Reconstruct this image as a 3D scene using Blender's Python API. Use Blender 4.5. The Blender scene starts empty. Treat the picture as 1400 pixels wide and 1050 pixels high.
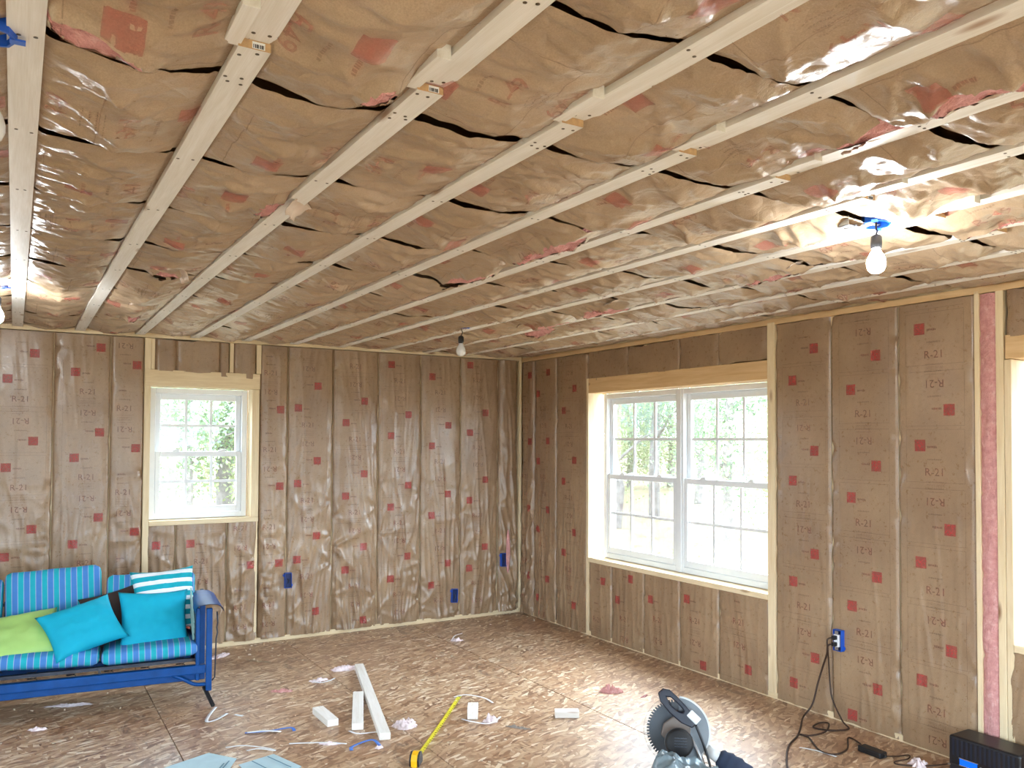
import bpy, bmesh, math, random
import numpy as np
from mathutils import Matrix, Vector, Euler

random.seed(7); rng = np.random.default_rng(7)
scene = bpy.context.scene
col = scene.collection

# ------------------------------------------------------------------ camera
cam_d = bpy.data.cameras.new('camera'); cam = bpy.data.objects.new('camera', cam_d); col.objects.link(cam)
cam_d.sensor_fit = 'HORIZONTAL'; cam_d.sensor_width = 36.0
cam_d.lens = 36.0 * 1138.34 / 1400.0
cam_d.shift_y = (573.27 - 525.0) / 1400.0
yaw, pitch, roll = 0.538501, 0.0262896, 0.0045219
fwd = Vector((math.sin(yaw) * math.cos(pitch), math.cos(yaw) * math.cos(pitch), math.sin(pitch)))
rgt = Vector((math.cos(yaw), -math.sin(yaw), 0)); upv = rgt.cross(fwd)
r2 = math.cos(roll) * rgt + math.sin(roll) * upv; u2 = -math.sin(roll) * rgt + math.cos(roll) * upv
M = Matrix((r2, u2, -fwd)).transposed().to_4x4(); M.translation = Vector((-4.2438, -6.9411, 1.6563))
cam.matrix_world = M
cam_d.clip_start = 0.02; cam_d.clip_end = 200
scene.camera = cam

# ------------------------------------------------------------------ world / exposure
SKY = 15.0
world = bpy.data.worlds.new('overcast_sky'); scene.world = world; world.use_nodes = True
wn = world.node_tree.nodes; wn['Background'].inputs[0].default_value = (0.77, 0.91, 1.08, 1); wn['Background'].inputs[1].default_value = SKY
vs = scene.view_settings
vs.view_transform = 'Standard'; vs.look = 'None'; vs.gamma = 1.0; vs.use_curve_mapping = False; vs.exposure = 0.74
scene.display_settings.display_device = 'sRGB'
cy = scene.cycles
cy.use_denoising = True; cy.use_adaptive_sampling = True; cy.adaptive_threshold = 0.04; cy.max_bounces = 7; cy.diffuse_bounces = 4; cy.glossy_bounces = 4; cy.transparent_max_bounces = 16; cy.sample_clamp_indirect = 8.0

# room extents: wall_back is the plane y=0, wall_right the plane x=0, floor z=0
XL, YF, HT, ZC = -6.9, -9.3, 2.44, 2.481     # left wall, wall behind the camera, top of wall kraft, ceiling kraft plane

sun_d = bpy.data.lights.new('hazy_sun', 'SUN'); sun_d.energy = 9.0; sun_d.angle = math.radians(28); sun_d.color = (0.94, 0.98, 1.0)
sun = bpy.data.objects.new('hazy_sun', sun_d); col.objects.link(sun); sun.rotation_euler = Vector((1.05, 0.80, 1.40)).to_track_quat('Z', 'Y').to_euler(); sun.location = (6, 4, 9)

def portal(name, loc, rot, sx, sy):
    l = bpy.data.lights.new(name, 'AREA'); l.shape = 'RECTANGLE'; l.size = sx; l.size_y = sy; l.energy = 1
    l.cycles.is_portal = True
    o = bpy.data.objects.new(name, l); col.objects.link(o); o.location = loc; o.rotation_euler = rot
portal('daylight_small_window', (-2.96, 0.20, 1.55), (-math.pi / 2, 0, 0), 0.8, 1.06)
portal('daylight_double_window', (0.22, -2.12, 1.37), (0, math.pi / 2, 0), 1.42, 2.0)
portal('daylight_edge_window', (0.22, -5.66, 1.37), (0, math.pi / 2, 0), 1.42, 2.0)

# ------------------------------------------------------------------ helpers
def tag(o, label=None, cat=None, group=None, kind=None):
    if label: o['label'] = label
    if cat: o['category'] = cat
    if group: o['group'] = group
    if kind: o['kind'] = kind
    return o

def empty(name, loc=(0, 0, 0), rz=0.0):
    o = bpy.data.objects.new(name, None); col.objects.link(o); o.location = loc; o.rotation_euler = (0, 0, rz)
    o.empty_display_size = 0.1
    return o

def link(name, me, mat, parent=None, smooth=False):
    if mat is not None:
        for m in (mat if isinstance(mat, (list, tuple)) else [mat]): me.materials.append(m)
    if smooth: me.polygons.foreach_set('use_smooth', [True] * len(me.polygons))
    o = bpy.data.objects.new(name, me); col.objects.link(o)
    if parent is not None: o.parent = parent
    return o

class MB:
    def __init__(s): s.v = []; s.f = []; s.m = []
    def add(s, v, f, mi=0):
        n = len(s.v); s.v += [tuple(p) for p in v]; s.f += [tuple(i + n for i in q) for q in f]; s.m += [mi] * len(f); return s
    def box(s, lo, hi, mat=None, mi=0):
        x0, y0, z0 = lo; x1, y1, z1 = hi
        v = [(x0, y0, z0), (x1, y0, z0), (x1, y1, z0), (x0, y1, z0), (x0, y0, z1), (x1, y0, z1), (x1, y1, z1), (x0, y1, z1)]
        if mat is not None: v = [tuple(mat @ Vector(p)) for p in v]
        return s.add(v, [(0, 3, 2, 1), (4, 5, 6, 7), (0, 1, 5, 4), (1, 2, 6, 5), (2, 3, 7, 6), (3, 0, 4, 7)], mi)
    def bar(s, a, b, w, t, up=(0, 0, 1)):
        a = Vector(a); b = Vector(b); d = (b - a); L = d.length; d.normalize(); u = Vector(up)
        sd = d.cross(u)
        if sd.length < 1e-4: sd = d.cross(Vector((1, 0, 0)))
        sd.normalize(); u = sd.cross(d)
        m = Matrix((d, sd, u)).transposed().to_4x4(); m.translation = a
        return s.box((0, -w / 2, -t / 2), (L, w / 2, t / 2), m)
    def tube(s, pts, r, n=8, cap=True):
        pts = [Vector(p) for p in pts]; rs = r if isinstance(r, (list, tuple)) else [r] * len(pts)
        base = len(s.v); prev = None
        for i, p in enumerate(pts):
            t = (pts[min(i + 1, len(pts) - 1)] - pts[max(i - 1, 0)]); t.normalize()
            if prev is None:
                a = t.orthogonal().normalized()
            else:
                a = prev - t * prev.dot(t)
                a = a.normalized() if a.length > 1e-5 else t.orthogonal().normalized()
            prev = a; b = t.cross(a)
            for k in range(n):
                th = 2 * math.pi * k / n; s.v.append(tuple(p + rs[i] * (math.cos(th) * a + math.sin(th) * b)))
        for i in range(len(pts) - 1):
            for k in range(n):
                q = (base + i * n + k, base + i * n + (k + 1) % n, base + (i + 1) * n + (k + 1) % n, base + (i + 1) * n + k)
                s.f.append(q); s.m.append(0)
        if cap:
            s.f.append(tuple(base + k for k in reversed(range(n)))); s.m.append(0)
            e = base + (len(pts) - 1) * n; s.f.append(tuple(e + k for k in range(n))); s.m.append(0)
        return s
    def lathe(s, prof, n=24, mat=None, mi=0):
        v = []; f = []
        for (r, z) in prof:
            for k in range(n):
                th = 2 * math.pi * k / n; v.append((r * math.cos(th), r * math.sin(th), z))
        for i in range(len(prof) - 1):
            for k in range(n):
                f.append((i * n + k, i * n + (k + 1) % n, (i + 1) * n + (k + 1) % n, (i + 1) * n + k))
        f.append(tuple(reversed(range(n)))); f.append(tuple((len(prof) - 1) * n + k for k in range(n)))
        if mat is not None: v = [tuple(mat @ Vector(p)) for p in v]
        return s.add(v, f, mi)
    def prism(s, poly, z0, z1, mat=None, mi=0):
        n = len(poly); v = [(x, y, z0) for x, y in poly] + [(x, y, z1) for x, y in poly]
        if mat is not None: v = [tuple(mat @ Vector(p)) for p in v]
        f = [tuple(reversed(range(n))), tuple(range(n, 2 * n))] + [(i, (i + 1) % n, n + (i + 1) % n, n + i) for i in range(n)]
        return s.add(v, f, mi)
    def build(s, name, mat, parent=None, smooth=False, bevel=0.0, bseg=1):
        me = bpy.data.meshes.new(name); me.from_pydata(s.v, [], s.f)
        if any(s.m): me.polygons.foreach_set('material_index', s.m)
        me.update()
        o = link(name, me, mat, parent, smooth)
        if bevel:
            b = o.modifiers.new('bevel', 'BEVEL'); b.width = bevel; b.segments = bseg; b.limit_method = 'ANGLE'; b.angle_limit = math.radians(50)
        return o

def smooth_path(pts, k=6):
    pts = [Vector(p) for p in pts]; out = []
    for i in range(len(pts) - 1):
        p0 = pts[max(i - 1, 0)]; p1 = pts[i]; p2 = pts[i + 1]; p3 = pts[min(i + 2, len(pts) - 1)]
        for j in range(k):
            t = j / k
            out.append(0.5 * ((2 * p1) + (p2 - p0) * t + (2 * p0 - 5 * p1 + 4 * p2 - p3) * t * t + (3 * p1 - p0 - 3 * p2 + p3) * t ** 3))
    out.append(pts[-1]); return out

# --- vectorised gradient noise
_perm = np.random.default_rng(3).permutation(256); _perm = np.concatenate([_perm, _perm])
_ang = np.random.default_rng(4).random(256) * 2 * math.pi; _gx = np.cos(_ang); _gy = np.sin(_ang)
def pn(x, y, seed=0):
    x = np.asarray(x, float) + seed * 17.31; y = np.asarray(y, float) + seed * 9.77
    xi = np.floor(x).astype(int); yi = np.floor(y).astype(int); xf = x - xi; yf = y - yi
    u = xf ** 3 * (xf * (xf * 6 - 15) + 10); v = yf ** 3 * (yf * (yf * 6 - 15) + 10)
    def g(ix, iy, dx, dy):
        h = _perm[(_perm[ix & 255] + iy) & 255]; return _gx[h] * dx + _gy[h] * dy
    a = g(xi, yi, xf, yf); b = g(xi + 1, yi, xf - 1, yf); c = g(xi, yi + 1, xf, yf - 1); d = g(xi + 1, yi + 1, xf - 1, yf - 1)
    return (a + u * (b - a)) * (1 - v) + (c + u * (d - c)) * v
def ridge(x, y, seed=0): return 1 - np.clip(np.abs(pn(x, y, seed)) * 2.6, 0, 1)

def grid_mesh(name, P, mat, parent, keep=None, flip=False):
    """P: (n, m, 3) array -> smooth quad grid"""
    n, m, _ = P.shape
    idx = np.arange(n * m).reshape(n, m)
    q = np.stack([idx[:-1, :-1], idx[1:, :-1], idx[1:, 1:], idx[:-1, 1:]], -1).reshape(-1, 4)
    if flip: q = q[:, ::-1]
    if keep is not None: q = q[keep.reshape(-1)]
    me = bpy.data.meshes.new(name)
    me.vertices.add(n * m); me.vertices.foreach_set('co', P.reshape(-1))
    me.loops.add(q.size); me.loops.foreach_set('vertex_index', q.reshape(-1).astype(np.int32))
    me.polygons.add(len(q)); me.polygons.foreach_set('loop_start', np.arange(0, q.size, 4, dtype=np.int32))
    me.update(calc_edges=True); me.validate()
    return link(name, me, mat, parent, smooth=True)

# ------------------------------------------------------------------ materials
def srgb(r, g, b):
    f = lambda c: c / 12.92 if c <= 0.04045 else ((c + 0.055) / 1.055) ** 2.4
    return (f(r / 255), f(g / 255), f(b / 255), 1)
class NT:
    def __init__(s, name):
        s.m = bpy.data.materials.new(name); s.m.use_nodes = True; s.t = s.m.node_tree; s.n = s.t.nodes; s.b = s.n['Principled BSDF']; s.out = s.n['Material Output']
    def new(s, typ, **kw):
        o = s.n.new(typ)
        for k, v in kw.items():
            if k.startswith('i_'): o.inputs[int(k[2:]) if k[2:].isdigit() else k[2:].replace('_', ' ')].default_value = v
            else: setattr(o, k, v)
        return o
    def l(s, a, b): s.t.links.new(a, b)
    def math(s, op, a, b=None, c=None):
        o = s.new('ShaderNodeMath', operation=op)
        for i, x in enumerate((a, b, c)):
            if x is None: continue
            if isinstance(x, (int, float)): o.inputs[i].default_value = x
            else: s.l(x, o.inputs[i])
        return o.outputs[0]
    def ramp(s, fac, stops, interp='LINEAR'):
        o = s.new('ShaderNodeValToRGB'); cr = o.color_ramp; cr.interpolation = interp
        while len(cr.elements) > 1: cr.elements.remove(cr.elements[-1])
        cr.elements[0].position = stops[0][0]; cr.elements[0].color = stops[0][1]
        for p, c in stops[1:]:
            e = cr.elements.new(p); e.color = c
        if fac is not None: s.l(fac, o.inputs[0])
        return o.outputs[0]
    def coords(s, kind='Object', scale=(1, 1, 1), rot=(0, 0, 0), rnd=False):
        tc = s.new('ShaderNodeTexCoord'); mp = s.new('ShaderNodeMapping'); mp.inputs['Scale'].default_value = scale; mp.inputs['Rotation'].default_value = rot
        src = tc.outputs[kind]
        if rnd:
            oi = s.new('ShaderNodeObjectInfo'); ad = s.new('ShaderNodeVectorMath', operation='MULTIPLY_ADD')
            ad.inputs[1].default_value = (1, 1, 1); cx = s.new('ShaderNodeCombineXYZ'); r = s.math('MULTIPLY', oi.outputs['Random'], 37.0)
            s.l(r, cx.inputs[0]); s.l(r, cx.inputs[1]); s.l(src, ad.inputs[0]); s.l(cx.outputs[0], ad.inputs[2]); src = ad.outputs[0]
        s.l(src, mp.inputs[0]); return mp.outputs[0]
    def noise(s, vec, scale, detail=3, rough=0.5, dist=0):
        o = s.new('ShaderNodeTexNoise'); o.inputs['Scale'].default_value = scale; o.inputs['Detail'].default_value = detail
        o.inputs['Roughness'].default_value = rough; o.inputs['Distortion'].default_value = dist; s.l(vec, o.inputs['Vector']); return o.outputs['Fac']
    def mix(s, fac, a, b, blend='MIX'):
        o = s.new('ShaderNodeMix', data_type='RGBA', blend_type=blend)
        if isinstance(fac, (int, float)): o.inputs['Factor'].default_value = fac
        else: s.l(fac, o.inputs['Factor'])
        for i, x in ((6, a), (7, b)):
            if isinstance(x, tuple): o.inputs[i].default_value = x
            else: s.l(x, o.inputs[i])
        return o.outputs[2]
    def bump(s, h, strength, dist=0.01):
        o = s.new('ShaderNodeBump'); o.inputs['Strength'].default_value = strength; o.inputs['Distance'].default_value = dist
        s.l(h, o.inputs['Height']); s.l(o.outputs[0], s.b.inputs['Normal'])
    def base(s, c):
        if isinstance(c, tuple): s.b.inputs['Base Color'].default_value = c
        else: s.l(c, s.b.inputs['Base Color'])
    def set(s, rough=0.5, spec=0.5, metal=0.0):
        s.b.inputs['Roughness'].default_value = rough; s.b.inputs['Specular IOR Level'].default_value = spec; s.b.inputs['Metallic'].default_value = metal
        return s

def plain(name, c, rough=0.5, spec=0.5, metal=0.0, var=0.08, scale=14):
    t = NT(name); t.set(rough, spec, metal)
    n = t.noise(t.coords(), scale, 4)
    d = tuple(max(0, x * (1 - var)) for x in c[:3]) + (1,); e = tuple(min(1, x * (1 + var)) for x in c[:3]) + (1,)
    t.base(t.ramp(n, [(0.3, d), (0.7, e)])); return t.m

def kraft_mat(name, dark, lite, rough, crease, spec, bmp):
    t = NT(name); t.set(rough, spec)
    v = t.coords(rnd=True)
    big = t.noise(v, 2.3, 4, 0.6); fib = t.noise(t.coords(scale=(1, 1, 1)), 260, 2, 0.7); mot = t.noise(v, 40, 4, 0.7)
    c = t.ramp(big, [(0.3, dark), (0.7, lite)])
    c = t.mix(0.5, c, t.ramp(mot, [(0.3, (0.82, 0.81, 0.80, 1)), (0.7, (1, 1, 1, 1))]), 'MULTIPLY')
    c = t.mix(0.45, c, t.ramp(fib, [(0.3, (0.55, 0.53, 0.5, 1)), (0.65, (1, 1, 1, 1))]), 'MULTIPLY')
    t.base(c)
    cr = t.noise(v, 22, 5, 0.65, 0.6)
    wn_ = t.new('ShaderNodeTexNoise'); wn_.inputs['Scale'].default_value = 6.0; t.l(v, wn_.inputs['Vector'])
    wv_ = t.new('ShaderNodeVectorMath', operation='MULTIPLY_ADD'); wv_.inputs[1].default_value = (0.16, 0.16, 0.16); t.l(wn_.outputs['Color'], wv_.inputs[0]); t.l(v, wv_.inputs[2])
    vo = t.new('ShaderNodeTexVoronoi', feature='DISTANCE_TO_EDGE'); vo.inputs['Scale'].default_value = 7.5; t.l(wv_.outputs[0], vo.inputs['Vector'])
    cre = t.math('MINIMUM', vo.outputs['Distance'], 0.12)
    h = t.math('ADD', t.math('ADD', t.math('MULTIPLY', cr, 1.0), t.math('MULTIPLY', fib, 0.10)), t.math('MULTIPLY', cre, crease)); t.bump(h, bmp, 0.006)
    rr = t.ramp(mot, [(0.3, (rough - 0.06,) * 3 + (1,)), (0.7, (rough + 0.1,) * 3 + (1,))]); t.l(rr, t.b.inputs['Roughness'])
    return t.m
KRAFT_W = kraft_mat('kraft_paper_wall', srgb(150, 121, 92), srgb(174, 145, 112), 0.30, 1.2, 0.7, 0.16)  # same paper as the ceiling; darker tone paints the walls' dimmer light
KRAFT_C = kraft_mat('kraft_paper_ceiling', srgb(170, 145, 116), srgb(194, 169, 140), 0.33, 3.5, 0.55, 0.5)

def ink(name, c, op):
    t = NT(name); t.set(0.45, 0.4); t.base(c)
    n = t.noise(t.coords(), 120, 3, 0.7)
    f = t.math('MULTIPLY', t.ramp(n, [(0.32, (0.78,) * 3 + (1,)), (0.6, (1, 1, 1, 1))]), op)
    tr = t.new('ShaderNodeBsdfTransparent'); mx = t.new('ShaderNodeMixShader'); t.l(f, mx.inputs[0]); t.l(tr.outputs[0], mx.inputs[1]); t.l(t.b.outputs[0], mx.inputs[2]); t.l(mx.outputs[0], t.out.inputs[0])
    return t.m
INK_W = [ink('red_ink_block', srgb(186, 66, 66), 0.62), ink('dark_red_ink_letters', srgb(156, 54, 52), 0.5), ink('thin_brown_ink_rule', srgb(120, 74, 60), 0.32)]
INK_C = [ink('pink_ink_block', srgb(200, 92, 86), 0.40), ink('red_ink_letters', srgb(192, 86, 78), 0.36), ink('thin_red_ink_rule', srgb(150, 90, 74), 0.3)]

def wood_mat(name, lo, hi, knot, rough=0.55):
    t = NT(name); t.set(rough, 0.35)
    v = t.coords(scale=(1.2, 16, 16), rnd=True)
    g = t.noise(v, 2.2, 5, 0.6, 0.8); fine = t.noise(t.coords(scale=(4, 160, 160), rnd=True), 3, 2)
    c = t.ramp(g, [(0.25, lo), (0.7, hi)])
    c = t.mix(0.25, c, t.ramp(fine, [(0.3, (0.72, 0.66, 0.55, 1)), (0.7, (1, 1, 1, 1))]), 'MULTIPLY')
    vo = t.new('ShaderNodeTexVoronoi'); vo.inputs['Scale'].default_value = 1.0; t.l(t.coords(scale=(2.0, 6.5, 6.5), rnd=True), vo.inputs['Vector'])
    k = t.ramp(vo.outputs['Distance'], [(0.0, (1, 1, 1, 1)), (0.05, (0.75,) * 3 + (1,)), (0.12, (0, 0, 0, 1))])
    c = t.mix(k, c, knot); t.base(c); t.bump(fine, 0.15, 0.002)
    return t.m
WOOD_S = wood_mat('spruce_strapping', srgb(226, 220, 208), srgb(244, 241, 235), srgb(160, 124, 92))
WOOD_F = wood_mat('framing_lumber', srgb(222, 198, 156), srgb(240, 222, 186), srgb(134, 88, 54))
WOOD_H = wood_mat('amber_header_lumber', srgb(212, 172, 122), srgb(230, 198, 150), srgb(112, 64, 36))
ENDGRAIN = plain('end_grain', srgb(196, 160, 118), 0.7, 0.2, var=0.18, scale=60)

def osb_mat():
    t = NT('oriented_strand_board'); t.set(0.42, 0.7)
    acc = None; hgt = None
    strands = [(0.4, 10, 44), (1.5, 12, 52), (2.4, 9, 40), (-0.35, 14, 60)]
    tc = t.new('ShaderNodeTexCoord')
    wz = t.new('ShaderNodeTexNoise'); wz.inputs['Scale'].default_value = 7.0; wz.inputs['Detail'].default_value = 1; t.l(tc.outputs['Object'], wz.inputs['Vector'])
    wa = t.new('ShaderNodeVectorMath', operation='MULTIPLY_ADD'); wa.inputs[1].default_value = (0.05, 0.05, 0.0); t.l(wz.outputs['Color'], wa.inputs[0]); t.l(tc.outputs['Object'], wa.inputs[2])
    for i, (rot, sx, sy) in enumerate(strands):
        mp = t.new('ShaderNodeMapping'); mp.inputs['Rotation'].default_value = (0, 0, rot); mp.inputs['Scale'].default_value = (1, 1, 1); t.l(wa.outputs[0], mp.inputs[0])
        m2 = t.new('ShaderNodeMapping'); m2.inputs['Scale'].default_value = (sx, sy, 1); m2.inputs['Location'].default_value = (i * 3.1, i * 5.7, 0); t.l(mp.outputs[0], m2.inputs[0])
        vo = t.new('ShaderNodeTexVoronoi', voronoi_dimensions='2D'); vo.inputs['Scale'].default_value = 1.0; t.l(m2.outputs[0], vo.inputs['Vector'])
        sep = t.new('ShaderNodeSeparateColor'); t.l(vo.outputs['Color'], sep.inputs[0])
        c = t.ramp(sep.outputs[0], [(0.0, srgb(138, 102, 74)), (0.25, srgb(172, 136, 104)), (0.6, srgb(192, 158, 124)), (0.85, srgb(212, 184, 150)), (1.0, srgb(242, 226, 200))])
        if acc is None: acc = c; hgt = sep.outputs[1]
        else:
            msk = t.ramp(sep.outputs[2], [(0.0, (0, 0, 0, 1)), (0.52, (0, 0, 0, 1)), (0.56, (1, 1, 1, 1))])
            acc = t.mix(msk, acc, c)
    big = t.noise(tc.outputs['Object'], 1.1, 4, 0.6)
    acc = t.mix(0.55, acc, t.ramp(big, [(0.35, srgb(212, 190, 176)), (0.65, (1, 1, 1, 1))]), 'MULTIPLY')
    # dark damp or scuffed patches along the joints
    st = t.noise(t.coords(scale=(2.2, 1.0, 1)), 1.7, 6, 0.75, 1.4)
    acc = t.mix(t.ramp(st, [(0.57, (0, 0, 0, 1)), (0.68, (0.6, 0.6, 0.6, 1))]), acc, srgb(86, 72, 62))
    fn = t.noise(tc.outputs['Object'], 180, 3); acc = t.mix(0.3, acc, t.ramp(fn, [(0.3, (0.6, 0.55, 0.5, 1)), (0.6, (1, 1, 1, 1))]), 'MULTIPLY')
    # sawdust film
    du = t.noise(tc.outputs['Object'], 9, 5, 0.7)
    acc = t.mix(t.ramp(du, [(0.5, (0, 0, 0, 1)), (0.8, (0.4, 0.4, 0.4, 1))]), acc, srgb(226, 206, 176))
    t.base(acc)
    t.bump(t.math('ADD', hgt, t.math('MULTIPLY', fn, 0.4)), 0.25, 0.003)
    t.l(t.ramp(big, [(0.3, (0.30,) * 3 + (1,)), (0.7, (0.42,) * 3 + (1,))]), t.b.inputs['Roughness'])
    return t.m
OSB = osb_mat()

def pink_mat():
    t = NT('pink_fibreglass'); t.set(0.9, 0.1)
    n = t.noise(t.coords(), 30, 5, 0.7); f = t.noise(t.coords(scale=(1, 1, 0.3)), 200, 3)
    c = t.ramp(n, [(0.25, srgb(200, 136, 132)), (0.55, srgb(224, 166, 160)), (0.8, srgb(240, 204, 198))])
    t.base(c); t.bump(t.math('ADD', n, t.math('MULTIPLY', f, 0.5)), 0.8, 0.02)
    t.b.inputs['Subsurface Weight'].default_value = 0.0
    return t.m
PINK = pink_mat()
VINYL = plain('white_vinyl', srgb(232, 236, 238), 0.35, 0.5, var=0.02)
BLUEBOX = plain('blue_plastic_box', srgb(22, 84, 190), 0.4, 0.5)
BLACKP = plain('black_plastic', srgb(26, 26, 28), 0.45, 0.5)
BLACKR = plain('dark_brown_cord_rubber', srgb(58, 40, 30), 0.55, 0.4)
STEEL = plain('zinc_steel', srgb(176, 178, 180), 0.35, 0.5, 0.9)
WHITEP = plain('white_plastic', srgb(236, 236, 236), 0.4, 0.5, var=0.03)
BLUEMETAL = plain('glossy_blue_paint', srgb(0, 66, 130), 0.40, 0.25, var=0.15)
DARKMETAL = plain('dark_blue_black_metal', srgb(24, 32, 48), 0.4, 0.5)
SCREW = plain('screw_head', srgb(96, 82, 62), 0.4, 0.5, 0.5)
SHEATH = plain('sheathing_board', srgb(176, 140, 96), 0.7)

def glass_mat(name, tint, gloss):
    t = NT(name); tr = t.new('ShaderNodeBsdfTransparent'); tr.inputs[0].default_value = tint
    gl = t.new('ShaderNodeBsdfGlossy'); gl.inputs['Roughness'].default_value = 0.02
    lw = t.new('ShaderNodeLayerWeight'); lw.inputs[0].default_value = 0.25
    f = t.math('MULTIPLY', lw.outputs['Fresnel'], gloss)
    mx = t.new('ShaderNodeMixShader'); t.l(f, mx.inputs[0]); t.l(tr.outputs[0], mx.inputs[1]); t.l(gl.outputs[0], mx.inputs[2]); t.l(mx.outputs[0], t.out.inputs[0])
    return t.m
GLASS = glass_mat('window_glass', (0.96, 0.98, 0.98, 1), 0.5)
CLEARP = glass_mat('clear_guard_plastic', (0.90, 0.92, 0.93, 1), 0.25)

def emit(name, c, s):
    t = NT(name); e = t.new('ShaderNodeEmission'); e.inputs[0].default_value = c; e.inputs[1].default_value = s; t.l(e.outputs[0], t.out.inputs[0]); return t.m
BULB_ON = emit('lit_bulb', (0.92, 0.97, 1.0, 1), 260.0)
BULB_OFF = plain('frosted_bulb', srgb(224, 226, 228), 0.25, 0.5, var=0.02)
LCD = emit('blue_lcd_screen', (0.01, 0.16, 1.0, 1), 0.75)

# ------------------------------------------------------------------ room shell
def board(name, x0, x1, y0, y1, z0, z1, mat, parent, bevel=0.002):
    """axis aligned lumber whose mesh runs along local X, so the grain follows the length"""
    d = [x1 - x0, y1 - y0, z1 - z0]; ax = d.index(max(d)); L = d[ax]
    o_ = [d[i] for i in range(3) if i != ax]
    b = MB(); b.box((-L / 2, -o_[0] / 2, -o_[1] / 2), (L / 2, o_[0] / 2, o_[1] / 2))
    o = b.build(name, mat, parent, bevel=bevel)
    o.location = ((x0 + x1) / 2, (y0 + y1) / 2, (z0 + z1) / 2)
    if ax == 1: o.rotation_euler = Matrix(((0, 1, 0), (1, 0, 0), (0, 0, -1))).to_euler()
    if ax == 2: o.rotation_euler = Matrix(((0, 1, 0), (0, 0, 1), (1, 0, 0))).to_euler()
    return o

# floor: OSB sheets laid edge to edge
floor = empty('floor'); tag(floor, 'OSB subfloor littered with offcuts and scraps', None, None, 'structure')
fb = MB(); fb.box((XL - .2, YF - .2, -0.08), (0.2, 0.2, -0.019)); fb.build('subfloor_deck', SHEATH, floor)
xs = [XL - .15, -5.83, -4.65, -3.465, -2.30, -1.145, 0.15]
k = 0
for i in range(len(xs) - 1):
    off = (i % 2) * 1.22 - 0.55
    ys = [YF - .15] + [y for y in np.arange(-12, 1, 2.44) + off if YF < y < 0.0] + [0.15]
    for j in range(len(ys) - 1):
        cx, cy_ = (xs[i] + xs[i + 1]) / 2, (ys[j] + ys[j + 1]) / 2; g = 0.0022
        b = MB(); b.box((xs[i] + g - cx, ys[j] + g - cy_, -0.018), (xs[i + 1] - g - cx, ys[j + 1] - g - cy_, 0.0))
        o = b.build('osb_sheet', OSB, floor, bevel=0.0015); o.location = (cx, cy_, 0)

# ---- kraft faced batts
def text_tris(body, size):
    cu = bpy.data.curves.new('tmp', 'FONT'); cu.body = body; cu.size = size; cu.align_x = 'CENTER'; cu.align_y = 'CENTER'; cu.resolution_u = 2
    o = bpy.data.objects.new('tmp', cu); col.objects.link(o)
    bpy.context.view_layer.update()
    me = o.evaluated_get(bpy.context.evaluated_depsgraph_get()).to_mesh()
    v = np.array([p.co[:2] for p in me.vertices]); f = [tuple(p.vertices) for p in me.polygons]
    bpy.data.objects.remove(o); bpy.data.curves.remove(cu); return v, f

def rect2(x0, y0, x1, y1, n=1, m=1):
    gx, gy = np.meshgrid(np.linspace(x0, x1, n + 1), np.linspace(y0, y1, m + 1), indexing='ij')
    v = np.stack([gx.ravel(), gy.ravel()], 1); f = []
    for i in range(n):
        for j in range(m):
            a = i * (m + 1) + j; f.append((a, a + m + 1, a + m + 2, a + 1))
    return v, f

def block_template(txt, size, sq, seed):
    """upright print block: square mark at left, small broken lines of lettering at right, the R value below"""
    r = random.Random(seed); parts = []
    v, f = rect2(-0.083 - sq / 2, -sq / 2, -0.083 + sq / 2, sq / 2, 5, 5); parts.append((v, f, 0))
    def lettering(x0, x1, y, h, mi):
        x = x0
        while x < x1:
            w = r.uniform(0.004, 0.008)
            parts.append((*rect2(x, y - h / 2 * r.uniform(.6, 1), x + w, y + h / 2 * r.uniform(.5, 1)), mi)); x += w + r.uniform(0.002, 0.004)
    lettering(-0.083 + sq / 2 + 0.012, -0.083 + sq / 2 + 0.062, -0.008, 0.014, 1)
    lettering(-0.04, 0.04, -0.075, 0.010, 2)
    v, f = text_tris(txt, size); v = v + np.array([0.0, -0.145]); parts.append((v, f, 1))
    for q in range(3): lettering(-0.05, 0.05, -0.195 - q * 0.016, 0.004, 2)
    return parts
T21 = block_template('R-21', 0.060, 0.062, 1)
T49 = block_template('R-49', 0.070, 0.075, 2)

def ink_mesh(name, pts_fn, templ, centers, mats, parent, rules, lim):
    """pts_fn maps (a, b) print coordinates to room points lying just in front of the paper"""
    V = []; F = []; Mi = []
    def put(v, f, mi):
        n = len(V); V.extend(map(tuple, v)); F.extend(tuple(i + n for i in q) for q in f); Mi.extend([mi] * len(f))
    for (ca, cb, sgn, sc) in centers:
        for v, f, mi in templ:
            p = v * sc * sgn + np.array([ca, cb])
            if lim[0] < p[:, 0].min() and p[:, 0].max() < lim[1] and lim[2] < p[:, 1].min() and p[:, 1].max() < lim[3]: put(p, f, mi)
    for (x0, y0, x1, y1) in rules:
        if not (lim[2] < y0 and y1 < lim[3] and lim[0] < x0 and x1 < lim[1]): continue
        n = max(1, int((x1 - x0) / 0.02)); m = max(1, int((y1 - y0) / 0.02)); v, f = rect2(x0, y0, x1, y1, n, m); put(v, f, 2)
    if not V: return None
    V = np.array(V); P = pts_fn(V[:, 0], V[:, 1])
    me = bpy.data.meshes.new(name); me.from_pydata(P.tolist(), [], F); me.polygons.foreach_set('material_index', Mi); me.update()
    return link(name, me, mats, parent)

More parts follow.
